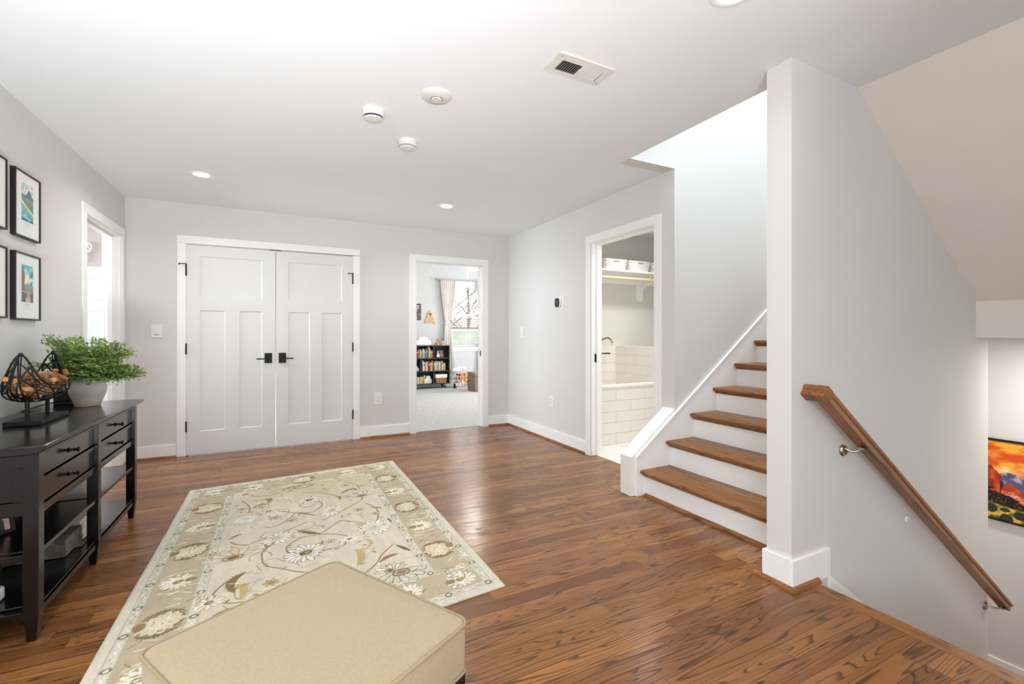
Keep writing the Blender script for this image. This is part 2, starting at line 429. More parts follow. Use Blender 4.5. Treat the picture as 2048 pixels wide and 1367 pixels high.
struct('ceiling_upper', MB().box(2.14, 6.4, 1.283, 2.66, 5.2, 5.3), CEIL, 'ceiling above the stairs going up', 'ceiling')

# ------------------------------------------------------------------ walls
wb_ = MB().box(-1.254, -0.79, 5.37, 5.49, 0, 2.44).box(-0.79, 0.745, 5.37, 5.49, 2.06, 2.44).box(0.745, 1.46, 5.37, 5.49, 0, 2.8)
wb_.box(1.46, 2.325, 5.37, 5.49, 2.06, 2.8).box(2.325, 2.82, 5.37, 5.49, 0, 2.8)
struct('wall_back', wb_, WALL, 'warm grey back wall with the closet and the bedroom doorway', 'wall')
wl = MB().box(-1.374, -1.254, -3.0, -2.75, 0, 2.44).box(-1.374, -1.254, -1.05, 4.395, 0, 2.44).box(-1.374, -1.254, -2.75, -1.05, 0, 0.65).box(-1.374, -1.254, -2.75, -1.05, 2.15, 2.44).box(-1.374, -1.254, 4.395, 5.249, 2.06, 2.44).box(-1.374, -1.254, 5.249, 6.5, 0, 2.44)
struct('wall_left', wl, WALL, 'warm grey left wall carrying the framed prints', 'wall')
wr = MB().box(2.70, 2.82, 2.66, 2.752, 0, 2.44).box(2.70, 2.82, 2.752, 3.593, 2.06, 2.44).box(2.70, 2.82, 3.593, 5.37, 0, 2.44).box(2.70, 2.82, 2.545, 2.66, 0, 2.44)
struct('wall_right', wr, WALL, 'light grey right wall with the thermostat and the laundry doorway', 'wall')
ws = MB().box(2.82, 6.4, 2.545, 2.66, 0, 2.44).box(2.261, 6.4, 2.545, 2.66, 2.44, 5.2)
struct('wall_stairwell', ws, WALL, 'bright wall beside the stairs going up', 'wall')
wp = MB().box(2.10, 4.27, 1.283, 1.403, -1.69, 2.44).box(2.26, 6.4, 1.283, 1.403, 2.44, 5.2)
struct('wall_partition', wp, WALL, 'grey partition wall between the two stair flights carrying the handrail', 'wall')
struct('wall_upper_left', MB().box(2.14, 2.26, 1.403, 2.66, 2.57, 5.2), WALL, 'wall above the ceiling opening of the stairs', 'wall')
struct('wall_upper_end', MB().box(6.4, 6.5, 1.283, 2.66, 0, 5.2), WALL, 'end wall of the stairs going up', 'wall')
struct('wall_landing', MB().box(5.4, 5.5, 0.0, 3.0, -1.69, 1.15), WALL, 'pale wall of the lower landing with the red rock picture', 'wall')
struct('wall_landing_end', MB().box(4.15, 5.4, 3.0, 3.1, -1.69, 1.15).box(4.15, 4.27, 1.403, 3.0, -1.69, 1.15), WALL, 'side walls of the passage off the lower landing', 'wall')
struct('wall_stairs_side', MB().box(2.27, 5.5, -0.1, 0.0, -1.69, 2.56), WALL, 'wall on the near side of the stairs going down', 'wall')
struct('wall_near_right', MB().box(2.27, 2.39, -3.0, -0.1, 0, 2.44), WALL, 'right wall of the hall behind the camera', 'wall')
wf = MB().box(-1.374, 2.39, -3.12, -3.0, 0, 2.44)
struct('wall_front', wf, WALL, 'plain hall wall behind the camera', 'wall')
struct('wall_under_floor', MB().box(2.23, 2.26, -0.1, 1.283, -1.69, -0.03), TRIM, 'white riser below the floor edge', 'wall')
struct('wall_closet', MB().box(-0.9, 0.95, 6.1, 6.15, 0, 2.44).box(-0.9, -0.85, 5.49, 6.1, 0, 2.44).box(0.9, 0.95, 5.49, 6.1, 0, 2.44).box(-0.9, 0.95, 5.49, 6.15, 2.3, 2.44), WALL, 'inside walls of the closet behind the double doors', 'wall')
# bedroom shell
wbd = MB().box(1.0, 3.48, 10.0, 10.15, 0, 2.8).box(4.33, 6.4, 10.0, 10.15, 0, 2.8).box(3.48, 4.33, 10.0, 10.15, 0, 0.90).box(3.48, 4.33, 10.0, 10.15, 2.36, 2.8)
struct('wall_bedroom_back', wbd, BEDW, 'pale grey bedroom wall with the window', 'wall')
struct('wall_bedroom_left', MB().box(0.95, 1.0, 5.49, 10.15, 0, 2.8), BEDW, 'left wall of the bedroom', 'wall')
struct('wall_bedroom_right', MB().box(6.4, 6.5, 5.37, 6.8, 0, 2.8).box(6.4, 6.5, 8.6, 10.15, 0, 2.8).box(6.4, 6.5, 6.8, 8.6, 0, 0.7).box(6.4, 6.5, 6.8, 8.6, 2.3, 2.8), BEDW, 'right wall of the bedroom with a second window', 'wall')
struct('wall_bedroom_front', MB().box(2.82, 6.4, 5.37, 5.49, 0, 2.8), BEDW, 'bedroom wall beside its doorway', 'wall')
# laundry shell
struct('wall_laundry_back', MB().box(2.82, 5.2, 4.5, 4.62, 0, 2.5), LAUNW, 'laundry wall with the shelf', 'wall')
struct('wall_laundry_right', MB().box(5.2, 5.3, 2.66, 4.62, 0, 2.5), LAUNW, 'right wall of the laundry room', 'wall')
# side room shell
struct('wall_side_back', MB().box(-4.2, -1.254, 6.5, 6.6, 0, 2.5), PINK, 'pale pink wall above white wainscot behind the left doorway', 'wall')
struct('wall_side_near', MB().box(-4.2, -1.374, 2.9, 3.0, 0, 2.5), PINK, 'near wall of the room behind the left doorway', 'wall')
struct('wall_side_left', MB().box(-4.3, -4.2, 2.9, 4.6, 0, 2.5).box(-4.3, -4.2, 6.2, 6.6, 0, 2.5).box(-4.3, -4.2, 4.6, 6.2, 0, 0.7).box(-4.3, -4.2, 4.6, 6.2, 2.3, 2.5), PINK, 'left wall of the side room with a window', 'wall')
wn = MB().box(-4.2, -1.374, 6.485, 6.5, 0, 1.89)
for z in (1.12, 1.42, 1.55, 1.78): wn.box(-4.2, -1.374, 6.478, 6.485, z, z + (0.012 if z < 1.7 else 0.11))
wn.box(-4.2, -1.374, 6.46, 6.5, 1.89, 1.91)
struct('trim_2', wn, TRIM, 'white panelled wainscot in the side room', 'wainscot', 0.002)

# ------------------------------------------------------------------ baseboards and shoe mouldings
def base_x(n, x0, x1, y, z0=0.0, h=0.125):  # wall face at y, board towards -y
    return MB().box(x0, x1, y-0.015, y, z0, z0+h)
def shoe_x(x0, x1, y, mb=None):
    return (mb or MB()).prism([(y-0.015, 0.0), (y-0.034, 0.0), (y-0.032, 0.010), (y-0.024, 0.018), (y-0.015, 0.020)], 'x', x0, x1)
def shoe_y(y0, y1, x, mb=None, sg=-1):
    return (mb or MB()).prism([(x+sg*0.015, 0.0), (x+sg*0.034, 0.0), (x+sg*0.032, 0.010), (x+sg*0.024, 0.018), (x+sg*0.015, 0.020)], 'y', y0, y1)
bb = MB()
for a, b in ((-1.254, -0.867), (0.818, 1.384), (2.402, 2.70)): bb.box(a, b, 5.355, 5.37, 0, 0.125)
struct('baseboard_back', bb, TRIM, 'white baseboard along the back wall', 'baseboard', 0.002)
sb = MB()
for a, b in ((-1.235, -0.869), (0.82, 1.382), (2.404, 2.685)): shoe_x(a, b, 5.37, sb)
struct('trim_3', sb, SHOEX, 'brown shoe moulding along the back wall', 'moulding')
struct('baseboard_right', MB().box(2.685, 2.70, 3.671, 5.355, 0, 0.125), TRIM, 'white baseboard along the right wall', 'baseboard', 0.002)
struct('trim_4', shoe_y(3.673, 5.338, 2.70), SHOEY, 'brown shoe moulding along the right wall', 'moulding')
struct('baseboard_left', MB().box(-1.254, -1.239, -3.0, 4.318, 0, 0.125), TRIM, 'white baseboard along the left wall', 'baseboard', 0.002)
struct('trim_5', shoe_y(-3.0, 4.316, -1.254, None, 1), SHOEY, 'brown shoe moulding along the left wall', 'moulding')
cb = MB().box(2.085, 2.386, 1.268, 1.283, 0, 0.135).box(2.085, 2.10, 1.283, 1.403, 0, 0.135).box(2.085, 2.36, 1.403, 1.418, 0, 0.135)
struct('baseboard_partition', cb, TRIM, 'white baseboard wrapping the end of the partition wall', 'baseboard', 0.002)
cs = shoe_x(2.072, 2.28, 1.283); shoe_y(1.250, 1.455, 2.10, cs)
struct('trim_6', cs, SHOEX, 'brown shoe moulding around the foot of the partition wall', 'moulding')
struct('baseboard_landing', MB().box(5.385, 5.4, 0.0, 3.0, -1.69, -1.555), TRIM, 'white baseboard of the lower landing', 'baseboard', 0.002)
struct('baseboard_bedroom', MB().box(1.0, 6.4, 9.985, 10.0, 0, 0.125), TRIM, 'white baseboard in the bedroom', 'baseboard', 0.002)

# ------------------------------------------------------------------ door casings with jambs
def casing_back(n, a, b, label, deep=True, stop=True):
    mb = MB(); w = 0.074; t = 0.014; zt = 2.055
    mb.box(a-w, a, 5.37-t, 5.37, 0, zt).box(b, b+w, 5.37-t, 5.37, 0, zt).box(a-w, b+w, 5.37-t, 5.37, zt, zt+w)
    mb.box(a-0.004, a+0.012, 5.37, 5.49, 0, zt).box(b-0.012, b+0.004, 5.37, 5.49, 0, zt).box(a-0.004, b+0.004, 5.37, 5.49, zt-0.006, zt+0.006)
    if stop:
        mb.box(a+0.012, a+0.024, 5.412, 5.445, 0, zt-0.006).box(b-0.024, b-0.012, 5.412, 5.445, 0, zt-0.006).box(a+0.012, b-0.012, 5.412, 5.445, zt-0.02, zt-0.006)
        mb.box(a-w, a, 5.49, 5.508, 0, zt).box(b, b+w, 5.49, 5.508, 0, zt).box(a-w, b+w, 5.49, 5.508, zt, zt+w)
    return struct(n, mb, TRIM, label, 'door frame', 0.0015)
casing_back('trim_7', -0.79, 0.745, 'white casing around the double closet doors', stop=False)
casing_back('trim_8', 1.459, 2.326, 'white casing of the bedroom doorway')
def casing_side(n, x, sg, a, b, label):
    """wall face at x, casing projects sg; wall body behind"""
    mb = MB(); w = 0.074; t = 0.012*sg; zt = 2.055; d = -0.12*sg
    mb.box(x, x+t, a-w, a, 0, zt).box(x, x+t, b, b+w, 0, zt).box(x, x+t, a-w, b+w, zt, zt+w)
    mb.box(x, x+d, a-0.004, a+0.012, 0, zt).box(x, x+d, b-0.012, b+0.004, 0, zt).box(x, x+d, a-0.004, b+0.004, zt-0.006, zt+0.006)
    e = x+d*0.45; f = x+d*0.75
    mb.box(e, f, a+0.012, a+0.024, 0, zt-0.006).box(e, f, b-0.024, b-0.012, 0, zt-0.006).box(e, f, a+0.012, b-0.012, zt-0.02, zt-0.006)
    x2 = x+d
    mb.box(x2, x2-t, a-w, a, 0, zt).box(x2, x2-t, b, b+w, 0, zt).box(x2, x2-t, a-w, b+w, zt, zt+w)
    return struct(n, mb, TRIM, label, 'door frame', 0.0015)
casing_side('trim_9', 2.70, -1, 2.750, 3.595, 'white casing of the laundry doorway')
casing_side('trim_10', -1.254, 1, 4.394, 5.250, 'white casing of the doorway in the left wall')

def hinge_mb(x, y, z0, z1):
    return MB().box(x-0.006, x+0.006, y-0.008, y+0.004, z0, z1).lathe([(0.0055, z0-0.003), (0.0055, z1+0.003)], (x, y-0.010, 0), 10)
# strike plates and jamb hinges of the open doorways
for i, z in enumerate((1.73, 1.05, 0.28)):
    o = MB().box(1.471, 1.474, 5.40, 5.43, z, z+0.10).lathe([(0.006, z), (0.006, z+0.10)], (1.473, 5.398, 0), 10).build('door_hinge', BLACK)
    tag(o, 'black hinge leaf on the bedroom door jamb, %s' % ('topmost of three', 'middle of three', 'lowest of three')[i], 'hinge', 'bedroom door jamb hinges')
tag(MB().box(2.310, 2.314, 5.395, 5.425, 0.90, 0.97).build('strike_plate', BLACK, None, 0.001), 'black strike plate on the bedroom door jamb', 'strike plate')
sp = MB().box(2.735, 2.775, 3.5795, 3.5835, 0.905, 0.985).build('strike_plate', BLACK, None, 0.001)
tag(sp, 'black strike plate on the laundry door jamb', 'strike plate')
tag(MB().box(-1.335, -1.30, 4.405, 4.409, 0.90, 0.97).build('strike_plate', BLACK, None, 0.001), 'black strike plate on the jamb of the left doorway', 'strike plate')

# ------------------------------------------------------------------ double closet doors
def panel_leaf(mb, x0, x1, z0, z1, yf, th, panels, rec=0.009, bev=0.010):
    """slab with recessed flat panels; yf = front face"""
    xs = sorted({x0, x1, *[p[0] for p in panels], *[p[1] for p in panels]})
    zs = sorted({z0, z1, *[p[2] for p in panels], *[p[3] for p in panels]})
    for i in range(len(xs)-1):
        for j in range(len(zs)-1):
            cx, cz = (xs[i]+xs[i+1])/2, (zs[j]+zs[j+1])/2
            if any(p[0] < cx < p[1] and p[2] < cz < p[3] for p in panels): continue
            mb.quad((xs[i], yf, zs[j]), (xs[i+1], yf, zs[j]), (xs[i+1], yf, zs[j+1]), (xs[i], yf, zs[j+1]))
    for a, b, c, d in panels:
        o = [(a, yf, c), (b, yf, c), (b, yf, d), (a, yf, d)]
        n = [(a+bev, yf+rec, c+bev), (b-bev, yf+rec, c+bev), (b-bev, yf+rec, d-bev), (a+bev, yf+rec, d-bev)]
        for k in range(4): mb.quad(o[k], o[(k+1) % 4], n[(k+1) % 4], n[k])
        mb.quad(*n)
    yb = yf+th
    mb.quad((x0, yb, z0), (x0, yb, z1), (x1, yb, z1), (x1, yb, z0))
    mb.quad((x0, yf, z0), (x0, yb, z0), (x1, yb, z0), (x1, yf, z0)); mb.quad((x0, yf, z1), (x1, yf, z1), (x1, yb, z1), (x0, yb, z1))
    mb.quad((x0, yf, z0), (x0, yf, z1), (x0, yb, z1), (x0, yb, z0)); mb.quad((x1, yf, z0), (x1, yb, z0), (x1, yb, z1), (x1, yf, z1))
    return mb
def closet_door(n, x0, x1, px, hx, hinge_x, sg, label):
    mb = MB(); y = 5.357
    panel_leaf(mb, x0, x1, 0.012, 2.043, y, 0.035, [(px[0], px[3], 1.535, 1.937), (px[0], px[1], 0.228, 1.410), (px[2], px[3], 0.228, 1.410)])
    o = tag(mb.build(n, DOORM, None, 0, False), label, 'door', 'double closet doors', 'structure')
    h = MB().box(hx-0.034, hx+0.034, y-0.007, y, 0.878, 0.982).build('door_handle', BLACK, o, 0.0012)
    MB().lathe([(0.011, y-0.045), (0.011, y-0.006)], (hx, 0, 0.924), 16, 'y').box(hx-0.012, hx+sg*0.105, y-0.052, y-0.040, 0.918, 0.930).build('lever', BLACK, h, 0.002)
    MB().lathe([(0.006, y-0.0095), (0.008, y-0.0068)], (hx, 0, 0.958), 12, 'y').build('privacy_pin', BLACK, h)
    for z0, z1 in ((1.742, 1.852), (0.985, 1.085), (0.236, 0.332)):
        k = hinge_mb(hinge_x, y, z0, z1).build('hinge', BLACK, o)
        if z0 > 1.5:
            MB().tube([(hinge_x, y-0.014, z1), (hinge_x-sg*0.0, y-0.030, z1+0.002), (hinge_x+(0.045 if sg > 0 else 0.05)*(-1), y-0.034, z1-0.004)], 0.004, 8).ball((hinge_x-0.05, y-0.034, z1-0.004), 0.008, n=10, m=6).build('stop_pin', BLACK, k)
    MB().box((hx-sg*0.035)-0.026, (hx-sg*0.035)+0.026, y+0.004, y+0.028, 2.043, 2.05).build('roller_catch', BLACK, o)
    return o
closet_door('door_1', -0.784, -0.0245, (-0.680, -0.467, -0.347, -0.144), -0.089, -0.789, -1, 'white three panel closet door with its lever pointing to the light switch')
closet_door('door_2', -0.0185, 0.739, (0.096, 0.306, 0.425, 0.629), 0.041, 0.744, 1, 'white three panel closet door nearest the bedroom doorway')

# ------------------------------------------------------------------ stairs going up
st = thing('staircase', (2.38, 1.97, 0), 'white riser staircase with brown oak treads going up beside the partition wall', 'stairs')
RUN, RISE = 0.255, 0.187
for k in range(1, 11):
    xr_ = 2.380 + RUN*(k-1); zt = RISE*k; zb = RISE*(k-1)
    MB().box(xr_, xr_+0.018, 1.403, 2.53, zb-(0.03 if k > 1 else 0), zt-0.028).build('riser', TRIM, st)
    xn = xr_-0.042
    prof = [(xr_+RUN+0.0, zt), (xn+0.010, zt), (xn+0.003, zt-0.004), (xn, zt-0.013), (xn+0.003, zt-0.023), (xn+0.010, zt-0.028), (xr_-0.002, zt-0.028), (xr_-0.004, zt-0.032)]
    prof2 = prof[:6] + [(xr_-0.018, zt-0.028), (xr_-0.016, zt-0.038), (xr_-0.002, zt-0.050), (xr_-0.0005, zt-0.050), (xr_-0.0005, zt-0.028), (xr_+RUN, zt-0.028)]
    MB().prism(prof2, 'y', 1.404, 2.529).build('tread', TREADW, st)
sk = MB().prism([(2.31, 0), (2.31, 0.288), (5.2, 2.432), (5.2, 2.002), (2.50, 0.0)], 'y', 2.531, 2.5445)
sk.prism([(2.31, 0.272), (2.31, 0.290), (5.2, 2.434), (5.2, 2.416)], 'y', 2.525, 2.531)
sk.build('skirt_board', TRIM, st, 0.0015)
shoe_y(1.42, 2.515, 2.395).build('shoe_moulding', SHOEY, st)
kn = MB().prism([(2.27, 0), (2.70, 0), (2.70, 0.607), (2.27, 0.286)], 'y', 2.545, 2.662)
struct('wall_knee', kn, TRIM, 'white sloping curb wall at the foot of the stairs going up', 'curb wall', 0.003)

# stairs going down
sd = thing('basement_staircase', (2.27, 0.64, -1.69), 'flight of stairs going down below the floor edge', 'stairs')
for k in range(1, 9):
    x = 2.30+RUN*(k-1); z = -0.188*k
    MB().box(x-0.03, x+RUN, 0.004, 1.268, z-0.028, z).build('tread', TREADW, sd, 0.008)
    MB().box(x+RUN-0.018, x+RUN, 0.004, 1.268, z-0.188, z-0.028).build('riser', TRIM, sd)
MB().prism([(2.386, 0.0), (4.27, -1.338), (4.27, -1.65), (2.386, -0.32)], 'y', 1.2695, 1.2828).build('skirt_board', TRIM, sd, 0.0015)

# handrail on the partition wall
RAILW = wood('oak_handrail', 'X', light='#a36a38', mid='#84522c', dark='#4a2a16', rough=0.3, seed=6.0, sc=1.0, ring=0.5, tilt=-0.63, fx=0.8, fy=34.0, amp=0.6)
hr = thing('handrail', (3.2, 1.20, 0.2), 'brown oak handrail sloping down the partition wall', 'handrail')
P0 = Vector((2.225, 1.205, 0.885)); P1 = Vector((4.285, 1.205, -0.617)); dr = (P1-P0).normalized(); L = (P1-P0).length
prof = [(-0.022, 0.030), (0.022, 0.030), (0.029, 0.022), (0.030, 0.006), (0.024, 0.000), (0.028, -0.006), (0.028, -0.030), (-0.028, -0.030), (-0.028, -0.006), (-0.024, 0.0), (-0.030, 0.006), (-0.029, 0.022)]
up_ = Vector((0, 1, 0)).cross(dr); up_ = -up_ if up_.z < 0 else up_
mb = MB()
def ring(p, sc=1.0): return [tuple(Vector(p)+Vector((0, 1, 0))*a+up_*b) for a, b in prof]
r0 = []
for a, b in prof:
    q = P0+Vector((0, 1, 0))*a+up_*b; t_ = (P0.x-q.x)/dr.x if False else -(q-P0).z*0.0; r0.append(tuple(q))
n_ = len(prof)
# upper end is cut plumb, with a short level return to the wall
r1 = [tuple(P1+Vector((0, 1, 0))*a+up_*b+dr*(0.02 if b > 0 else 0.0)) for a, b in prof]
mb.add(r0+r1, [tuple(range(n_-1, -1, -1)), tuple(range(n_, 2*n_))] + [(i, (i+1) % n_, (i+1) % n_+n_, i+n_) for i in range(n_)])
mb.build('rail', RAILW, hr, 0.002)
rt = MB()
def ringy(y): return [tuple(P0+Vector((0, y-P0.y, 0))+Vector((-1, 0, 0))*0 + dr*a + up_*b - dr*0.028) for a, b in prof]
q0, q1 = ringy(1.178), ringy(1.281)
rt.add(q0+q1, [tuple(range(n_-1, -1, -1)), tuple(range(n_, 2*n_))] + [(i, (i+1) % n_, (i+1) % n_+n_, i+n_) for i in range(n_)])
rt.build('wall_return', RAILW, hr, 0.002)
for (bx, bz) in ((2.515, 0.592), (4.215, -0.640)):
    mb = MB().lathe([(0.030, 1.283), (0.030, 1.277), (0.024, 1.270), (0.010, 1.268)], (bx, 0, bz), 24, 'y')
    zt = P0.z+(bx+0.03-P0.x)*dr.z/dr.x-0.036
    mb.tube([(bx, 1.270, bz+0.010), (bx+0.006, 1.245, bz+0.0), (bx+0.015, 1.225, bz+0.004), (bx+0.026, 1.208, bz+0.022), (bx+0.03, 1.205, zt)], 0.0065, 10)
    mb.box(bx+0.005, bx+0.055, 1.193, 1.217, zt-0.006, zt+0.004)
    mb.build('bracket', NICKEL, hr)
pt = MB().lathe([(0.016, 1.283), (0.014, 1.279), (0.004, 1.278)], (3.162, 0, 0.126), 20, 'y').build('wall_plug', TRIM)
tag(pt, 'small white round plug on the stair wall below the handrail', 'wall plug')
# ------------------------------------------------------------------ ceiling fixtures
LENS = mat('lit_led_lens', '#ffffff', 0.4, emit=('#fff6e8', 14.0))
for i, (x, y) in enumerate(CANS):
    t = thing('recessed_light', (x, y, 2.44), ['white recessed ceiling light above the closet doors', 'white recessed ceiling light in front of the bedroom doorway',
        'white recessed ceiling light at the top edge of the photo near the partition wall', 'white recessed ceiling light above the rug by the left wall',
        'white recessed ceiling light behind the camera near the left wall', 'white recessed ceiling light behind the camera near the right wall'][i], 'ceiling light', 'recessed hall lights')
    MB().lathe([(0.084, 2.4398), (0.084, 2.4365), (0.076, 2.434), (0.058, 2.436), (0.052, 2.4398)], (x, y, 0), 32, cap=False).build('trim_ring', TRIM, t)
    MB().lathe([(0.0535, 2.4385), (0.001, 2.4385)], (x, y, 0), 32, cap=False).build('lens', LENS, t)
PLAST = mat('white_plastic', '#efeeec', 0.4, var=0.01)
DARKV = mat('dark_void', '#191715', 0.9)
DETW = mat('detector_white', '#dddbd8', 0.45)
def detector(x, y, label, kind):
    t = thing('smoke_detector' if kind < 2 else 'ceiling_alarm', (x, y, 2.44), label, 'smoke detector' if kind < 2 else 'alarm')
    if kind == 2:
        MB().lathe([(0.001, 2.418), (0.040, 2.419), (0.070, 2.424), (0.082, 2.434), (0.083, 2.4399)], (x, y, 0), 40).build('body', DETW, t)
        MB().lathe([(0.001, 2.4125), (0.026, 2.413), (0.029, 2.4165), (0.029, 2.4195)], (x, y, 0), 28).build('button', DETW, t)
        MB().lathe([(0.029, 2.4183), (0.032, 2.4178), (0.032, 2.4195)], (x, y, 0), 28, cap=False).build('seam', DARKV, t)
    else:
        MB().lathe([(0.058, 2.404), (0.062, 2.408), (0.064, 2.43), (0.066, 2.4399)], (x, y, 0), 40).build('base', DETW, t)
        MB().lathe([(0.052, 2.394), (0.052, 2.406)], (x, y, 0), 32).build('vent_gap', DARKV if kind == 0 else mat('grey_vent', '#9b9894', 0.8), t)
        MB().lathe([(0.001, 2.384), (0.024, 2.385), (0.044, 2.387), (0.053, 2.391), (0.055, 2.395)], (x, y, 0), 36).build('cover', DETW, t)
        MB().lathe([(0.001, 2.3825), (0.011, 2.383), (0.012, 2.3855)], (x+0.008, y-0.004, 0), 18).build('test_button', DETW, t)
detector(0.483, 2.673, 'white smoke detector with a dark vent slot, nearest the closet doors on the left', 0)
detector(0.759, 2.992, 'white smoke detector farthest from the camera in the group of three ceiling devices', 1)
detector(0.750, 2.345, 'wide flat round white ceiling alarm with a centre button', 2)
vt = thing('ceiling_vent', (1.293, 1.81, 2.44), 'white rectangular ceiling air register with two banks of slats', 'air vent')
MB().box(1.172, 1.407, 1.765, 1.852, 2.4385, 2.4395).build('duct_opening', DARKV, vt)
VENTW = mat('register_white', '#e3e0dc', 0.5)
fr = MB()
X0, X1, Y0, Y1 = 1.130, 1.441, 1.724, 1.878
fr.box(X0, X1, Y0, 1.767, 2.434, 2.4398).box(X0, X1, 1.850, Y1, 2.434, 2.4398).box(X0, 1.172, 1.767, 1.850, 2.434, 2.4398).box(1.407, X1, 1.767, 1.850, 2.434, 2.4398).box(1.284, 1.295, 1.767, 1.850, 2.433, 2.4398)
fr.build('frame', VENTW, vt, 0.0015)
sl = MB(); FQ = [(0,1,2,3),(4,7,6,5),(0,4,5,1),(3,2,6,7)]
def slat(x, dx):
    a, b, z0, z1, w = 1.767, 1.850, 2.4335, 2.4395, 0.0012
    sl.add([(x, a, z0), (x, b, z0), (x+dx, b, z1), (x+dx, a, z1), (x+w, a, z0), (x+w, b, z0), (x+dx+w, b, z1), (x+dx+w, a, z1)], FQ)
for i in range(9):
    slat(1.176+i*0.0119, 0.005); slat(1.303+i*0.0119, -0.0065)
sl.build('slats', VENTW, vt)
for (x, y) in ((1.151, 1.745), (1.424, 1.857)): MB().lathe([(0.001, 2.4325), (0.004, 2.4332), (0.004, 2.4345)], (x, y, 0), 12).build('screw', mat('screw_grey', '#a9a7a3', 0.4, 0.5), vt)

# ------------------------------------------------------------------ switches, outlets, thermostat
def plate(name, label, cat, cx, cz, face, axis, w, h, kind):
    """axis 'y': wall faces -y at y=face; 'x': wall faces -x at x=face"""
    def bx(mb, a0, a1, d0, d1, z0, z1):
        return mb.box(a0, a1, face-d1, face-d0, z0, z1) if axis == 'y' else mb.box(face-d1, face-d0, a0, a1, z0, z1)
    t = thing(name, (cx, face, cz) if axis == 'y' else (face, cx, cz), label, cat)
    bx(MB(), cx-w/2, cx+w/2, 0.0, 0.006, cz-h/2, cz+h/2).build('cover_plate', PLAST, t, 0.002)
    if kind == 'switch':
        bx(MB(), cx-0.0175, cx+0.0175, 0.004, 0.0105, cz-0.032, cz+0.034).build('rocker', PLAST, t, 0.0015)
        bx(MB(), cx-0.0165, cx+0.0165, 0.0045, 0.008, cz-0.036, cz-0.0325).build('dimmer_slot', mat('slot_grey', '#8b8986', 0.7), t)
    elif kind == 'outlet':
        for s_ in (-1, 1):
            f = bx(MB(), cx-0.0165, cx+0.0165, 0.004, 0.0085, cz+s_*0.0195-0.014, cz+s_*0.0195+0.014).build('receptacle', PLAST, t, 0.003)
            q = MB(); z = cz+s_*0.0195
            for dx in (-0.006, 0.006): bx(q, cx+dx-0.001, cx+dx+0.001, 0.0084, 0.0089, z-0.002, z+0.007)
            bx(q, cx-0.002, cx+0.002, 0.0084, 0.0089, z-0.009, z-0.005); q.build('slots', DARKV, f)
    return t
plate('light_switch', 'white single rocker light switch beside the closet doors', 'switch', -1.019, 1.205, 5.37, 'y', 0.086, 0.127, 'switch')
plate('wall_outlet', 'white wall outlet between the closet and the bedroom doorway', 'outlet', 1.025, 0.44, 5.37, 'y', 0.088, 0.134, 'outlet')
plate('light_switch', 'white light switch on the right wall near the corner', 'switch', 5.0, 1.203, 2.70, 'x', 0.078, 0.122, 'switch')
plate('wall_outlet', 'white wall outlet low on the right wall', 'outlet', 4.296, 0.436, 2.70, 'x', 0.078, 0.124, 'outlet')
tm = thing('thermostat', (2.70, 4.145, 1.513), 'round cornered thermostat with a black face on the right wall', 'thermostat')
def rrect(w, h, r, n=6):
    P = []
    for cx, cy, a0 in ((w/2-r, h/2-r, 0), (-w/2+r, h/2-r, PI/2), (-w/2+r, -h/2+r, PI), (w/2-r, -h/2+r, 1.5*PI)):
        for i in range(n+1): P.append((cx+r*math.cos(a0+i*PI/2/n), cy+r*math.sin(a0+i*PI/2/n)))
    return P
MB().prism([(4.125+a, 1.513+b) for a, b in rrect(0.125, 0.135, 0.01)], 'x', 2.70, 2.694).build('wall_plate', PLAST, tm, 0.001)
MB().prism([(4.150+a, 1.516+b) for a, b in rrect(0.104, 0.106, 0.034)], 'x', 2.694, 2.670).build('body', PLAST, tm, 0.003)
MB().prism([(4.152+a, 1.516+b) for a, b in rrect(0.090, 0.100, 0.033)], 'x', 2.6705, 2.668).build('screen', mat('black_glass', '#0e1317', 0.08, spec=0.6), tm)
MB().lathe([(0.010, 2.6679), (0.007, 2.6679)], (0, 4.152, 1.522), 20, 'x', cap=False).build('display_ring', mat('cyan_display', '#2e6f86', 0.4, emit=('#4fb3cf', 0.5)), tm)

